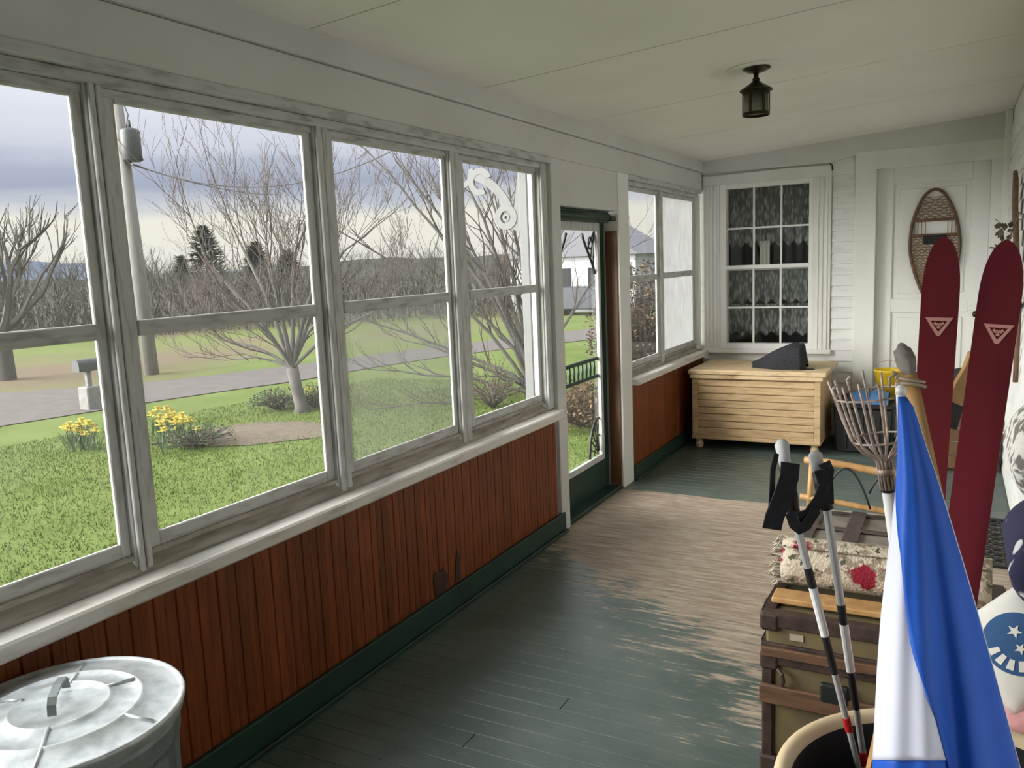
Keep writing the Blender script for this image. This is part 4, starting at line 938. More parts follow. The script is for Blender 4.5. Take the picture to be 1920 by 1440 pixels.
# wooden handle with a rag bound to its end
HT = 1.425
rh = empty('rag_mop', dep(1703, 700, HT)); tag(rh, 'wooden stick with a grey rag bound to its end by twine', 'stick')
ht = dep(1704, 700, HT); hl = dep(1737, 850, HT+.02); hb = stick(ht, hl); axh = (ht-hb).normalized()
MB().tube([hb, ht], .0125, 12).build('handle', 'wood', rh, smooth=True)
rgm = MB(); bm2 = bmesh.new(); bmesh.ops.create_icosphere(bm2, subdivisions=3, radius=1)
for v in bm2.verts:
    p = v.co; n_ = 1+.2*noise.noise(p*2.3)+.08*noise.noise(p*6)
    rgm.v.append(tuple(ht+axh*(.022+.032*p.z*n_)+RT*(.0175*p.x*n_*(1.0 if p.z > 0 else .8))+FW*(.0175*p.y*n_)))
for f in bm2.faces: rgm.face([v.index for v in f.verts])
bm2.free(); rgm.build('rag', 'rag', rh, smooth=True)
for h in (-.012, -.022): MB().tube([ht+axh*h+RT*(.021*math.cos(a))+FW*(.021*math.sin(a))+axh*(.004*math.sin(a+h*90)) for a in [2*PI*i/14 for i in range(14)]], .0028, 6, closed=True).build('twine', 'twine', rh, smooth=True)
MB().tube([ht+axh*.0-RT*.02, ht-RT*.035-axh*.008, ht-RT*.04-axh*.028], .0028, 6).build('twine_end', 'twine', rh, smooth=True)
rebase(rh)
# bent wooden stick taped in black between the skis
DH = 1.62
hk = empty('hockey_stick', dep(1770, 840, DH)); tag(hk, 'pale wooden stick with a bent blade and black tape between the skis', 'hockey stick')
pts_ = [dep(1836, 668, DH+.05), dep(1822, 702, DH+.04), dep(1802, 730, DH+.03), dep(1788, 757, DH+.02), dep(1780, 790, DH+.01), dep(1769, 835, DH), dep(1757, 890, DH)]
bh = stick(pts_[5], pts_[6]); 
def strip(name, pts, ws, mm, th=.016, dz=0):
    me = MB(); 
    for i, p in enumerate(pts):
        tt = (pts[min(i+1, len(pts)-1)]-pts[max(i-1, 0)]).normalized(); wv = tt.cross(FW).normalized()*ws[i]; dv_ = FW*th/2
        me.v += [tuple(p-wv-dv_), tuple(p+wv-dv_), tuple(p+wv+dv_), tuple(p-wv+dv_)]
        if i:
            k = 4*i
            for j in range(4): j2 = (j+1) % 4; me.face((k-4+j, k-4+j2, k+j2, k+j))
    me.face((0, 1, 2, 3)); k = len(me.v); me.face((k-1, k-2, k-3, k-4)); return me.build(name, mm, hk)
strip('blade', pts_[:4], [.022, .021, .018, .016], 'wood', .014)
strip('tape', [pts_[3], pts_[4], pts_[4].lerp(pts_[5], .25)], [.0165, .0135, .0125], 'black', .021)
strip('shaft', [pts_[4].lerp(pts_[5], .25), pts_[5], pts_[6], bh], [.011, .010, .010, .010], 'wood', .016)
rebase(hk)
# flag
DF = 1.36
fg_ = empty('flag', dep(1690, 745, DF)); tag(fg_, 'blue and white nylon flag draped round its pole in the crock', 'flag')
rowsF = [(738, 1684, 1693), (765, 1683, 1713), (830, 1683, 1733), (900, 1681, 1757), (980, 1672, 1782), (1060, 1663, 1806), (1150, 1653, 1832), (1250, 1646, 1860), (1350, 1641, 1887), (1440, 1637, 1911), (1540, 1634, 1936), (1590, 1634, 1946)]
ubs = [(738, 0), (890, 0), (1041, .2), (1216, .32), (1343, .477), (1440, .535), (1590, .58)]
def lerp_tab(tab, y_, c=1):
    for a, b in zip(tab, tab[1:]):
        if a[0] <= y_ <= b[0]: t = (y_-a[0])/(b[0]-a[0]); return a[c]+(b[c]-a[c])*t
    return tab[-1][c]
def flagpt(y_, u, off=0):
    l, r_ = lerp_tab(rowsF, y_, 1), lerp_tab(rowsF, y_, 2); v = (y_-738)/852; px_ = l+(r_-l)*u
    base = DF - .02*v + off
    fold = .022*v*math.sin(u*9.5+1.2+v*1.6) + .010*v*math.sin(u*21+v*3)
    bul = -.075*(v**.8)*math.sin(PI*min(1, max(0, u)))
    return dep(px_, y_, base+fold+bul)
def part_flag(name, ua, ub, y0, y1, mm, nu=18, nv=46, off=0):
    me = MB(); me.grid(nu, nv, lambda u, v: (lambda y_: flagpt(y_, ua(y_)+(ub(y_)-ua(y_))*u, off))(y0+(y1-y0)*v))
    o = me.build(name, mm, fg_, smooth=True); s_ = o.modifiers.new('thickness', 'SOLIDIFY'); s_.thickness = .0016; return o
UB = lambda y_: lerp_tab(ubs, y_)
part_flag('white_field', lambda y_: 0, UB, 893, 1425, 'flagw')
part_flag('blue_hem', lambda y_: 0, UB, 1421, 1590, 'flagb', nv=16, off=.004)
part_flag('blue_field', lambda y_: UB(y_)-(.02 if y_ > 905 else 0), lambda y_: 1, 744, 1590, 'flagb', off=-.004)
MB().tube([flagpt(y_, 1.003, -.004) for y_ in range(745, 1591, 25)], .0018, 6).build('edge_hem', 'flagw', fg_, smooth=True)
ap = dep(1689, 735, DF+.012); plow = V((2.06, 1.57, .035))
MB().tube([plow, ap], .008, 10).build('flag_pole', 'polewhite', fg_, smooth=True)
MB().tube([ap-V((0, 0, .004)), ap+V((0, 0, .006)), ap+V((0, 0, .012))], [.009, .009, .004], 10).build('pole_cap', 'polewhite', fg_, smooth=True)
rebase(fg_)

# stool with cushions against the house wall
so = empty('wooden_stool', (2.25, 2.13, 0)); tag(so, 'small wooden stool under the stack of cushions behind the crock', 'stool')
MB().box((2.13, 1.95, .36), (2.362, 2.36, .39)).build('seat', 'stool', so, bevel=.006)
for x in (2.15, 2.335):
    for yy in (1.975, 2.335): MB().tube([(x, yy, .36), (x, yy, 0)], [.017, .013], 10).build('leg', 'stool', so, smooth=True)
rebase(so)
def cushion(name, label, mt, zc_, th, sx, sy, yc, rz=0, tilt=0, xc_=2.262):
    o = pillow(name, None, mt, sx, sy, th, (xc_, yc, zc_), (0, tilt, rz)); tag(o, label, 'cushion', 'cushions stacked on the stool'); return o
cushion('cushion', 'pale pink cushion near the bottom of the stack', 'pink', .565, .15, .235, .44, 2.10)
cushion('cushion', 'plain white cushion at the bottom of the stack', 'pw', .443, .095, .235, .44, 2.12)
cushion('cushion', 'navy cushion with white marks above the star cushion', 'navy', .905, .24, .22, .40, 2.14, 0, 0, 2.265)
cushion('cushion', 'white cushion with a grey owl print on top of the stack', 'owl', 1.135, .24, .225, .40, 2.16, 0, 0, 2.264)
# white cushion with a printed blue star roundel, its face turned to the room
ce_ = ony(1908, 1214, 2.02); ne = ((CAM-ce_).normalized()+V((0, 0, .25))).normalized(); ae = (RT*math.cos(.55)+UP*math.sin(.55)); ae = (ae-ne*ae.dot(ne)).normalized(); be = ne.cross(ae)
sc_ = empty('cushion', ce_); tag(sc_, 'white cushion with a blue star and stripe emblem in the middle of the stack', 'cushion', 'cushions stacked on the stool')
me_ = pillow('cover', sc_, 'pw', .21, .21, .085, (0, 0, 0)); me_.rotation_euler = Matrix((ae, be, ne)).transposed().to_euler()
def pe(x, y_): 
    h = (max(0, 1-abs(x/.105)**2.6)*max(0, 1-abs(y_/.105)**2.6))**.5*.0425
    return ae*x+be*y_+ne*(h+.0012)
def disc(mb, r0, r1, a0, a1, dn, nr=4, na=24):
    mb.grid(na, nr, lambda u, v: pe((r0+(r1-r0)*v)*math.cos(a0+(a1-a0)*u), (r0+(r1-r0)*v)*math.sin(a0+(a1-a0)*u))+ne*dn)
em = MB(); disc(em, .0, .068, 0, 2*PI, 0, 6, 40); em.build('blue_roundel', 'starblue', sc_)
for q in range(4):
    wg = MB(); disc(wg, .038, .060, 2.75+q*.42, 3.0+q*.42, .0012, 3, 6); wg.build('pale_wedge', 'pw', sc_)
def star(cx_, cy_, r):
    g = MB(); c = pe(cx_, cy_)+ne*.0014; g.v = [tuple(c)]+[tuple(pe(cx_+(r if i % 2 == 0 else r*.4)*math.cos(i*PI/5+.4), cy_+(r if i % 2 == 0 else r*.4)*math.sin(i*PI/5+.4))+ne*.0014) for i in range(10)]
    for i in range(10): g.face((0, 1+i, 1+(i+1) % 10))
    g.build('pale_star', 'pw', sc_)
star(.012, .022, .016); star(-.004, -.012, .013); star(.03, -.015, .013)

# ================================================================== OUTDOORS
random.seed(21)
# ground
nx = 90
def gh(x, y_): return .03*noise.noise(V((x*.12, y_*.12, 0)))*min(1, max(0, (-x-2)/6)) 
gm = MB(); gm.grid(70, 90, lambda u, v: (lambda x, y_: (x, y_, GZ+gh(x, y_)-(.002*max(0, -x-24)**1.25 if x < -24 else 0)))(-.16-260*u**2.6, -60+320*(v**1.6 if True else v)))
struct(gm.build('ground', 'lawn', smooth=True), 'spring green lawn sloping past the road to a rough field')
# road: a strip along the near and far edges seen through the windows
nearp = [(-60, 862), (0, 800), (150, 776), (300, 752), (430, 733), (560, 715), (700, 690), (830, 670), (950, 655), (1085, 640)]
farp = [(-60, 745), (0, 738), (150, 728), (300, 716), (400, 705), (560, 685), (700, 666), (830, 650), (950, 636), (1085, 620)]
rd = MB(); A = [gp(*q) for q in nearp]; B = [gp(*q) for q in farp]
A = [A[0]+(A[0]-A[1])*4]+A+[A[-1]+(A[-1]-A[-2])*3]; B = [B[0]+(B[0]-B[1])*4]+B+[B[-1]+(B[-1]-B[-2])*3]
def rdp(u, v):
    t = u*(len(A)-1); i = min(int(t), len(A)-2); f = t-i; a, b = A[i].lerp(A[i+1], f), B[i].lerp(B[i+1], f); p = a.lerp(b, v)
    return (p.x, p.y, GZ+gh(p.x, p.y)+.018)
rd.grid(66, 6, rdp); struct(rd.build('road', 'road', smooth=True), 'pale grey lane crossing beyond the lawn')
# soil bed
bed = MB(); ctr = gp(470, 815); 
pb = [gp(px, py) for px, py in ((270, 835), (330, 822), (400, 838), (470, 836), (560, 825), (640, 818), (640, 796), (560, 790), (480, 792), (420, 800), (350, 812))]
bedv = MB(); c0 = sum(pb, V())/len(pb); bedv.v = [(c0.x, c0.y, GZ+gh(c0.x, c0.y)+.06)]+[(p.x, p.y, GZ+gh(p.x, p.y)+.012) for p in pb]
for i in range(len(pb)): bedv.face((0, 1+i, 1+(i+1) % len(pb)))
struct(bedv.build('garden_bed', 'soil'), 'bare brown garden bed on the lawn')
# grass blades on the part of the lawn near the house
gb = MB()
for i in range(110000):
    p = V((-.3-11.5*random.random()**.85, -1.5+17.5*random.random(), GZ))
    if p.x < -11.6+.16*(p.y-8): continue
    z = GZ+gh(p.x, p.y); a = random.uniform(0, PI); w = .007; h = random.uniform(.02, .055); l = V((random.uniform(-.03, .03), random.uniform(-.03, .03), h)); k = len(gb.v)
    gb.v += [(p.x-w*math.cos(a), p.y-w*math.sin(a), z), (p.x+w*math.cos(a), p.y+w*math.sin(a), z), (p.x+l.x, p.y+l.y, z+h)]; gb.face((k, k+1, k+2))
tag(gb.build('lawn_grass', 'grassblade'), 'short green grass of the lawn below the windows', 'grass', kind='stuff')

# trees ------------------------------------------------------------------------
def grow(mb, p, d, ln, r, lev, maxl, spread=.55, up=.12, kids=(2, 3), sides=5):
    n_ = 4; pts = [p]; rs = [r]; q = V(p); dd = V(d).normalized()
    for i in range(n_):
        dd = (dd+V((random.uniform(-1, 1), random.uniform(-1, 1), random.uniform(-.7, 1)))*.16+V((0, 0, up*.35))).normalized(); q = q+dd*(ln/n_); pts.append(V(q)); rs.append(max(.0035, r*(1-.42*(i+1)/n_)))
    mb.tube(pts, rs, sides if lev < 2 else (4 if lev < 4 else 3), cap=False)
    if lev >= maxl: return
    for k in range(random.randint(*kids)):
        t = random.uniform(.35, 1) if k else 1.0
        b = pts[0].lerp(pts[-1], t) if t < 1 else pts[-1]
        i = min(n_-1, int(t*n_)); b = pts[i].lerp(pts[i+1], min(1, t*n_-i)) if t < 1 else pts[-1]
        nd = (dd+V((random.uniform(-1, 1), random.uniform(-1, 1), random.uniform(-.6, .9)))*spread+V((0, 0, up))).normalized()
        grow(mb, b, nd, ln*random.uniform(.62, .85), max(.004, r*random.uniform(.5, .66)), lev+1, maxl, spread, up, kids, sides)
# the spreading tree in the middle of the lawn
tbp = gp(566, 772); tr = empty('apple_tree', tbp); tag(tr, 'low spreading bare tree on the lawn beside the flower bed', 'tree')
tk = MB(); zz = V((tbp.x, tbp.y, GZ)); top = dep(548, 690, (zz-CAM).dot(FW)*.985)
tk.tube([zz-V((0, 0, .05)), zz+V((0, 0, .12)), zz.lerp(top, .5), top], [.18, .125, .11, .115], 10); tk.build('trunk', 'bark', tr, smooth=True)
br = MB(); cl = MB(); random.seed(42); dpt = (zz-CAM).dot(FW)
for tx, ty, dd_, rr in ((345, 640, .2, .055), (300, 430, -.3, .075), (400, 380, .8, .08), (480, 420, -.9, .08), (560, 390, .3, .085), (640, 420, -.5, .08), (700, 400, .9, .07), (800, 560, -.3, .06), (420, 560, -1.0, .06), (640, 560, 1.0, .06), (350, 700, .4, .04)):
    tgt = dep(tx, ty, dpt+dd_*1.3); d = tgt-top; mid1 = top+d*.33+V((0, 0, .10*d.length)); mid2 = top+d*.62+V((0, 0, .09*d.length))
    pts = [top, top.lerp(mid1, .5)+V((0, 0, .03)), mid1, mid2]; rr *= .62; br.tube(pts, [rr, rr*.9, rr*.75, rr*.55], 6, cap=False)
    for k in range(5):
        s0 = pts[1].lerp(pts[3], k/4); grow(cl, s0, (d.normalized()+V((random.uniform(-.7, .7), random.uniform(-.7, .7), random.uniform(-.1, .6)))), d.length*.30, rr*.36, 1, 5, .6, .10)
br.build('limbs', 'bark', tr, smooth=True); cl.build('twigs', 'twig', tr); rebase(tr)
# the large arching shrub right outside the far windows
sbp = gp(1003, 742); sb = empty('lilac_shrub', sbp); tag(sb, 'tall bare many-stemmed shrub arching before the narrow window', 'shrub')
sbm = MB(); stw = MB(); random.seed(8); ds = (sbp-CAM).dot(FW); basep = V((sbp.x, sbp.y, GZ))
for tx, ty, dd_, rr in ((690, 285, .3, .05), (742, 300, -.4, .055), (800, 330, .5, .05), (862, 310, -.2, .055), (905, 322, .4, .05), (955, 330, -.5, .05), (640, 430, -.6, .045), (655, 590, .5, .045), (700, 690, -.3, .04), (760, 640, .6, .04), (980, 340, .3, .05), (1060, 420, .4, .045), (840, 520, -.8, .045), (900, 700, -1.0, .035), (690, 770, -.9, .03), (1190, 440, .8, .04), (930, 560, -.6, .04)):
    tgt = dep(tx, ty, ds+dd_*1.2); d = tgt-basep; side = V((d.x, d.y, 0))
    pts = []
    for i in range(8):
        t = i/7; q = basep + V((d.x*t**1.15, d.y*t**1.15, d.z*(t**.78))); q += V((random.uniform(-1, 1), random.uniform(-1, 1), random.uniform(-1, 1)))*.06*(1 if 0 < i else 0); pts.append(q)
    rs = [rr*(1-.72*i/7) for i in range(8)]; sbm.tube(pts, rs, 6, cap=False)
    for k in range(2, 8):
        for _ in range(2): grow(stw, pts[k], ((pts[k]-pts[k-1]).normalized()+V((random.uniform(-.8, .8), random.uniform(-.8, .8), random.uniform(-.2, .6)))), d.length*.14, rs[k]*.55, 2, 4, .5, .10, (1, 3))
sbm.build('stems', 'bark', sb, smooth=True); stw.build('twigs', 'twig', sb); rebase(sb)
# bare tree on the far side of the road at left
def simple_tree(seed, h, r, maxl=5, mt='barkfar', sp_=.55):
    random.seed(seed); a = MB(); a.tube([(0, 0, -.3), (0, 0, h*.25)], [r*1.2, r], 7, cap=False); b = MB()
    for k in range(5): grow(b, V((0, 0, h*.25)), V((random.uniform(-1, 1), random.uniform(-1, 1), random.uniform(.5, 1.2))), h*.30, r*.55, 1, maxl, sp_, .10)
    return a.mesh('trunk', mt, smooth=True), b.mesh('crown', mt)
ta = simple_tree(3, 5.2, .22); pt_ = gp(14, 712)
bt1 = empty('bare_tree', pt_); tag(bt1, 'bare tree with a thick trunk standing across the road at far left', 'tree'); place('trunk', ta[0], bt1); place('crown', ta[1], bt1)
# far woods: bare trees and brush
kinds = [simple_tree(30+i, 5.0+i*.5, .13, 5, 'barkfar', .5) for i in range(4)]
def horizon_point(px, dist):
    d = ray(px, 540); d.z = 0; d.normalize(); return V((CAM.x, CAM.y, 0))+d*dist
random.seed(77)
for i in range(64):
    px = -70+ i*19+random.uniform(-9, 9); dist = random.uniform(44, 74); p = horizon_point(px, dist); zz = GZ-(.002*max(0, -p.x-24)**1.25)-1.2*(dist-44)/30
    t = empty('woodland_tree', (p.x, p.y, zz)); tag(t, 'bare grey tree in the woods beyond the road', 'tree', 'bare trees of the woods beyond the road')
    kx = random.choice(kinds); place('trunk', kx[0], t); place('crown', kx[1], t); s_ = random.uniform(.62, 1.02)*(1.0 if px < 230 else .9); t.scale = (s_*1.25, s_*1.25, s_*.86); t.rotation_euler = (0, 0, random.uniform(0, 6))
bs = MB()
for i in range(5200):
    px = random.uniform(-120, 1320); dist = random.uniform(42, 80); p = horizon_point(px, dist); zz = GZ-(.002*max(0, -p.x-24)**1.25)-.6; a = random.uniform(0, 6.3); h = random.uniform(1.2, 3.4); w = .03
    tpx, tpy = random.uniform(-.9, .9), random.uniform(-.9, .9); k = len(bs.v)
    bs.v += [(p.x-w*math.cos(a), p.y-w*math.sin(a), zz), (p.x+w*math.cos(a), p.y+w*math.sin(a), zz), (p.x+tpx*.5+w, p.y+tpy*.5, zz+h*.6), (p.x+tpx, p.y+tpy, zz+h)]; bs.face((k, k+1, k+2, k+3))
    for _ in range(4):
        q = V((p.x+tpx*.5, p.y+tpy*.5, zz+h*random.uniform(.3, .9))); e = q+V((random.uniform(-1, 1), random.uniform(-1, 1), random.uniform(.1, .9)))*.8; k = len(bs.v); bs.v += [tuple(q), (q.x+.05, q.y+.03, q.z), tuple(e)]; bs.face((k, k+1, k+2))
tag(bs.build('brushwood', 'barkfar'), 'dense leafless brush at the edge of the field', 'brush', kind='stuff')
# evergreens
def conifer(seed, h, r):
    random.seed(seed); a = MB(); a.tube([(0, 0, 0), (0, 0, h*.95)], [.14, .03], 6, cap=False); b = MB()
    for i in range(900):
        z = h*(.22+.78*random.random()); rr = r*(1-((z/h-.35)/.65)**2 if z/h > .35 else .9)**.7*random.uniform(.5, 1) if z < h*.985 else .08; q = random.uniform(0, 6.3)
        c = V((rr*math.cos(q), rr*math.sin(q), z)); e = V((math.cos(q), math.sin(q), random.uniform(-.2, .7)))*random.uniform(.2, .5); s_ = V((-math.sin(q), math.cos(q), .3))*.16; k = len(b.v)
        b.v += [tuple(c-e*.6-s_), tuple(c-e*.6+s_), tuple(c+e)]; b.face((k, k+1, k+2))
    return a.mesh('trunk', 'barkfar'), b.mesh('needles', 'conifer')
for i, (px, py, dist, w_, lab) in enumerate(((392, 424, 62, 1.5, 'round-topped dark pine rising above the woods behind the bare tree'), (487, 455, 60, 1.2, 'second dark pine showing through the bare tree crown'), (268, 497, 66, .9, 'small dark evergreen just right of the utility pole'), (345, 480, 70, .8, 'slim evergreen left of the round-topped pine'), (545, 470, 70, 1.3, 'evergreen at the right of the bare tree crown'))):
    p = horizon_point(px, dist); ztop = CAM.z + ray(px, py).z/math.hypot(ray(px, py).x, ray(px, py).y)*dist; zb0 = GZ-.002*max(0, -p.x-24)**1.25-.8
    k = conifer(50+i, ztop-zb0, w_); t = empty('pine_tree', (p.x, p.y, zb0)); tag(t, lab, 'tree'); place('trunk', k[0], t); place('needles', k[1], t)
# hills
def hill(name, label, dist, fn, mt, px0=-500, px1=1700):
    h = MB(); n_ = 60
    def f(u, v):
        p = horizon_point(px0+(px1-px0)*u, dist*(1-.25*(1-v))); z = -14+(fn(px0+(px1-px0)*u)*dist+1.6+14)*v; return (p.x, p.y, z)
    h.grid(n_, 5, f); struct(h.build(name, mt, smooth=True), label)
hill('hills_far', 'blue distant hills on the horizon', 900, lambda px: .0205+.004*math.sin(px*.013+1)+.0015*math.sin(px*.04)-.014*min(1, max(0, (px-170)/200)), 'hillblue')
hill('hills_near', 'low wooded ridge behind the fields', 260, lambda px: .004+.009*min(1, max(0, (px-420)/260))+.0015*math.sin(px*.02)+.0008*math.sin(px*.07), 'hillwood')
# utility pole with transformer and lines
up = gp(285, 702); upd = math.hypot(up.x-CAM.x, up.y-CAM.y)
def atd(px, py, dist): d = ray(px, py); return CAM+d*(dist/math.hypot(d.x, d.y))
ut = empty('utility_pole', (up.x, up.y, GZ)); tag(ut, 'grey wooden utility pole with a transformer across the road', 'utility pole')
ptop = atd(213, 150, upd); MB().tube([V((up.x, up.y, GZ-.2)), V((up.x, up.y, GZ)).lerp(ptop, .5), ptop], [.20, .175, .15], 12).build('pole', 'util', ut, smooth=True)
tz = atd(246, 272, upd-.25); MB().lathe([(0, -.42), (.22, -.42), (.25, -.38), (.25, .34), (.22, .40), (.1, .44), (0, .44)], tz, 18).build('transformer', 'transf', ut, smooth=True)
MB().tube([tz+V((0, 0, .4)), tz+V((0, 0, .65))], [.05, .03], 8).build('insulator', 'transf', ut, smooth=True)
MB().tube([atd(228, 262, upd), tz], .04, 6).tube([atd(230, 285, upd), tz-V((0, 0, .2))], .04, 6).build('bracket', 'transf', ut)
MB().tube([tz+V((.1, 0, .4)), atd(256, 275, upd-.4), atd(268, 300, upd-.4), atd(250, 302, upd), atd(238, 308, upd)], .022, 6).build('drop_cable', 'wire2', ut, smooth=True)
MB().tube([atd(232, 195, upd), atd(240, 215, upd-.2), atd(236, 240, upd-.2), tz+V((0, 0, .6))], .018, 6).build('drop_cable', 'wire2', ut, smooth=True)
rebase(ut)
def line(label, a, b, sag):
    o = MB().tube([a.lerp(b, i/16)-V((0, 0, sag*4*(i/16)*(1-i/16))) for i in range(17)], .016, 5).build('power_line', 'wire2'); tag(o, label, 'power line')
line('power line sagging from the transformer across the second window', atd(250, 308, upd), onx(1165, 130, -.3) if False else atd(735, 283, 22), .75)
line('thin service wire dropping rightward below the power line', atd(250, 310, upd), atd(520, 365, 40), .2)
# mailbox by the road
mbp = gp(172, 767); mb_ = empty('mailbox', (mbp.x, mbp.y, GZ)); tag(mb_, 'grey mailbox on a pale stone post beside the road', 'mailbox')
MB().box((mbp.x-.16, mbp.y-.16, GZ-.05), (mbp.x+.16, mbp.y+.16, GZ+.48)).build('post_base', 'stone', mb_, bevel=.02)
MB().box((mbp.x-.05, mbp.y-.05, GZ+.48), (mbp.x+.05, mbp.y+.05, GZ+.80)).build('post', 'stone', mb_, bevel=.01)
prf = [(-.11, 0), (.11, 0), (.11, .14)]+[(.11*math.cos(a), .14+.11*math.sin(a)) for a in [PI*i/8 for i in range(1, 8)]]+[(-.11, .14)]
MB().prism([(mbp.x+a, mbp.y-.25, GZ+.80+b) for a, b in prf], (0, .5, 0)).build('box', 'transf', mb_); rebase(mb_)
# daffodils
random.seed(4)
def daffodil():
    t = empty('daffodil', (0, 0, 0)); s = MB(); s.tube([(0, 0, 0), (.01, 0, .18), (.02, 0, .32)], .006, 4)
    for a in (0.5, 2.4, 4.2): s.prism([(0, 0, 0), (.07*math.cos(a), .07*math.sin(a), .15), (.12*math.cos(a), .12*math.sin(a), .27), (.055*math.cos(a+.2), .055*math.sin(a+.2), .15)], (.004, .002, 0))
    s.build('stem', 'stem', t); f = MB()
    for i in range(6): a = i*PI/3; f.prism([(.02, 0, .33), (.055*math.cos(a-.35)+.03, .055*math.sin(a-.35), .335+.02*math.cos(a)), (.085*math.cos(a)+.03, .085*math.sin(a), .34), (.055*math.cos(a+.35)+.03, .055*math.sin(a+.35), .335)], (.003, 0, .003))
    f.lathe([(.018, .33), (.025, .36), (.036, .385), (.028, .384), (.016, .34)], (.025, 0, 0), 8); f.build('flower', 'daf', t)
    return t
d0 = daffodil(); first = True
spots = []
for cx_, cy_, n_, sx, sy, lab in ((150, 840, 17, 36, 12, 'yellow daffodil in the clump at left, seen through the nearest window'), (306, 815, 26, 40, 22, 'yellow daffodil in the larger clump by the garden bed'), (355, 835, 7, 35, 14, 'yellow daffodil in the larger clump by the garden bed'), (578, 760, 6, 16, 9, 'small daffodil growing at the foot of the spreading tree')):
    for i in range(n_):
        p = gp(cx_+random.gauss(0, .55)*sx, cy_+abs(random.gauss(0, .5))*sy); loc = (p.x, p.y, GZ+gh(p.x, p.y)); a = random.uniform(0, 6.3); s_ = random.uniform(.8, 1.35)
        if first: d0.location = loc; d0.rotation_euler = (0, 0, a); r = d0; first = False
        else: r = dup(d0, loc, a, s_)
        tag(r, lab, 'flower', lab.replace('yellow daffodil in', 'daffodils of').replace('small daffodil growing', 'daffodils'))
# green tufts and low bushes
def bush(name, label, p, w, h, mt, n_, seed, cat='bush', leaf=.05):
    random.seed(seed); t = empty(name, (p.x, p.y, GZ)); tag(t, label, cat); st_ = MB(); lv = MB()
    for i in range(n_):
        a = random.uniform(0, 6.3); q = random.random()**.6; e = V((w*q*math.cos(a), w*q*math.sin(a), h*random.uniform(.35, 1)*(1-.5*q*q)))
        if i % 6 == 0: st_.tube([(0, 0, 0), tuple(e*.5+V((0, 0, h*.1))), tuple(e)], [.012, .008, .004], 4, cap=False)
        d = V((random.uniform(-1, 1), random.uniform(-1, 1), random.uniform(-.5, 1))).normalized()*leaf; s_ = d.cross(V((.2, .5, 1))).normalized()*leaf*.4; k = len(lv.v)
        lv.v += [tuple(e), tuple(e+d*.5+s_), tuple(e+d), tuple(e+d*.5-s_)]; lv.face((k, k+1, k+2, k+3))
    st_.build('stems', 'twig', t); lv.build('leaves', mt, t); return t
bush('low_bush', 'low dark green tuft left of the spreading tree trunk', gp(520, 768), .55, .45, 'stem', 700, 1)
bush('low_bush', 'green tuft right at the foot of the spreading tree', gp(590, 765), .4, .5, 'stem', 400, 2)
bush('low_bush', 'green leaf tuft at the edge of the garden bed', gp(372, 838), .6, .4, 'stem', 500, 3)
bush('dead_shrub', 'brown dead-leaved shrub seen through the screen door', gp(1088, 800), .8, .75, 'shrub', 1800, 4, leaf=.07)
bush('dead_shrub', 'tall tawny shrub seen through the clear far window', gp(1205, 705), 1.3, 2.6, 'shrub', 2600, 5, leaf=.09)
bush('dead_shrub', 'reddish twiggy bush below the narrow window', gp(925, 765), .7, .9, 'shrub', 420, 6, leaf=.05)
# white house and parked car far off, seen through the screen door
hp = gp(1085, 585); hd_ = (hp-CAM).length; hz = GZ
wh = empty('farmhouse', (hp.x, hp.y, hz)); tag(wh, 'white house across the fields seen through the screen door', 'house')
MB().box((hp.x-4, hp.y, hz-.5), (hp.x+3.2, hp.y+6, hz+2.9)).build('walls', 'housew', wh)
MB().prism([(hp.x-4.3, hp.y-.3, hz+2.9), (hp.x+3.5, hp.y-.3, hz+2.9), (hp.x-.4, hp.y-.3, hz+5.2)], (0, 6.6, 0)).build('roof', 'roof', wh)
for x in (-3, -1.2, .6, 2.2): MB().box((hp.x+x, hp.y-.04, hz+1.2), (hp.x+x+.8, hp.y+.02, hz+2.3)).build('window', 'dark', wh)
rebase(wh)
cp_ = gp(1082, 592); ca = empty('parked_car', (cp_.x, cp_.y, hz)); tag(ca, 'dark car parked in front of the far white house', 'car')
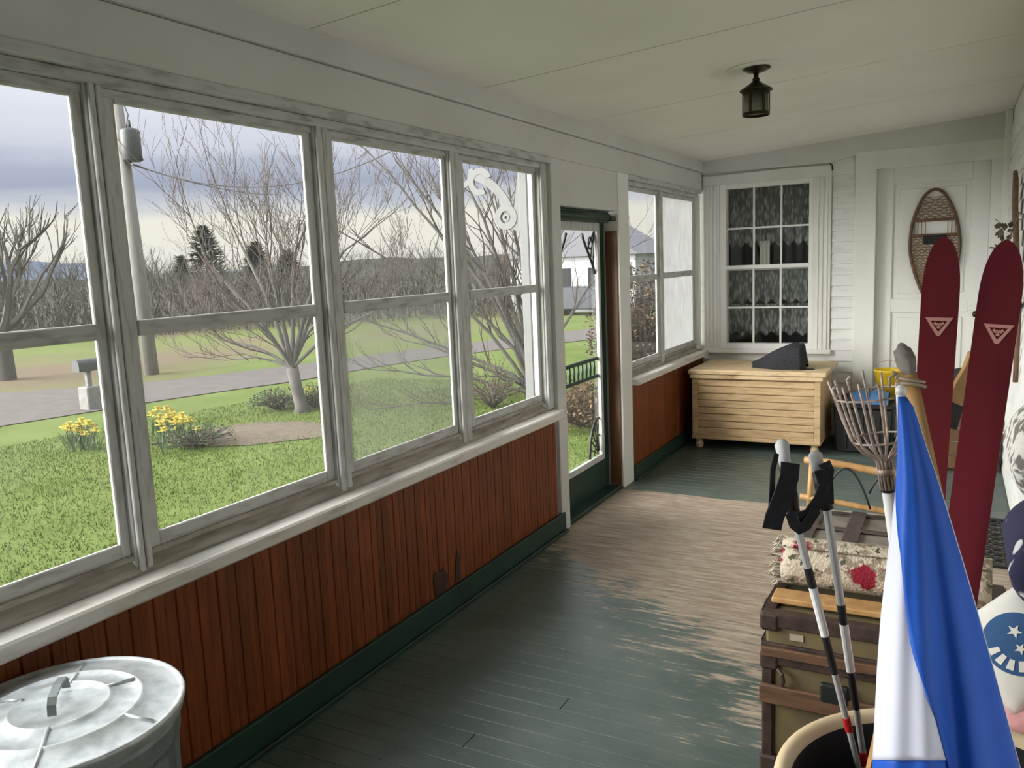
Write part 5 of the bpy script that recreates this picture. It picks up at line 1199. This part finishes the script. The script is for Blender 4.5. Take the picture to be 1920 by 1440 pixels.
MB().prism([(cp_.x-2.1, cp_.y, hz+.3), (cp_.x+2.1, cp_.y, hz+.3), (cp_.x+2.1, cp_.y, hz+.8), (cp_.x+1.2, cp_.y, hz+.9), (cp_.x+.7, cp_.y, hz+1.4), (cp_.x-.9, cp_.y, hz+1.4), (cp_.x-1.4, cp_.y, hz+.9), (cp_.x-2.1, cp_.y, hz+.8)], (0, 1.7, 0)).build('body', 'carpaint', ca, bevel=.05)
for x in (-1.3, 1.3):
    for yy in (-.05, 1.55): MB().tube([(cp_.x+x, cp_.y+yy, hz+.32), (cp_.x+x, cp_.y+yy+.2, hz+.32)], .32, 14).build('wheel', 'tire', ca)
rebase(ca)
# portico post with scroll bracket outside the narrow window
PX, PY = -1.0, 5.95
po = empty('portico_post', (PX, PY, GZ)); tag(po, 'white turned portico post with a scroll bracket outside the narrow window', 'post')
MB().box((PX-.04, PY-.04, GZ), (PX+.04, PY+.04, 2.55)).build('shaft', 'extwhite', po, bevel=.008)
MB().box((PX-.10, PY-.07, 2.46), (-.16, PY+.07, 2.60)).build('beam', 'extwhite', po, bevel=.006)
def ring(cx_, cz_, r, t_, a0=0, a1=2*PI, n_=22):
    me = MB(); k = 0; hw_ = .010+.02*((cx_*7.3+r*3.1) % 1)*.5
    for i in range(n_+1):
        a = a0+(a1-a0)*i/n_
        for rr in (r-t_/2, r+t_/2):
            for yy in (-hw_, hw_): me.v.append((PX+cx_+rr*math.cos(a), PY+yy, cz_+rr*math.sin(a)))
    for i in range(n_):
        a, b = 4*i, 4*i+4
        for q in ((0, 1, 5, 4), (1, 3, 7, 5), (3, 2, 6, 7), (2, 0, 4, 6)): me.face([a+z for z in q])
    return me
ring(-.17, 1.98, .075, .05).build('scroll_ring', 'extwhite', po)
ring(-.17, 1.98, .022, .02).build('scroll_eye', 'extwhite', po)
ring(-.62, 1.84, .52, .07, .20, 1.35).build('scroll_arc', 'extwhite', po)
ring(-.40, 2.28, .085, .05, .3, 5.2).build('scroll_ring', 'extwhite', po)
ring(-.58, 2.36, .10, .045, 2.4, 6.6).build('scroll_ring', 'extwhite', po)
MB().prism([(PX-.04, PY-.014, 1.86), (PX-.20, PY-.014, 1.905), (PX-.10, PY-.014, 2.02), (PX-.04, PY-.014, 2.38)], (0, .028, 0)).build('bracket_web', 'extwhite', po)
rebase(po)
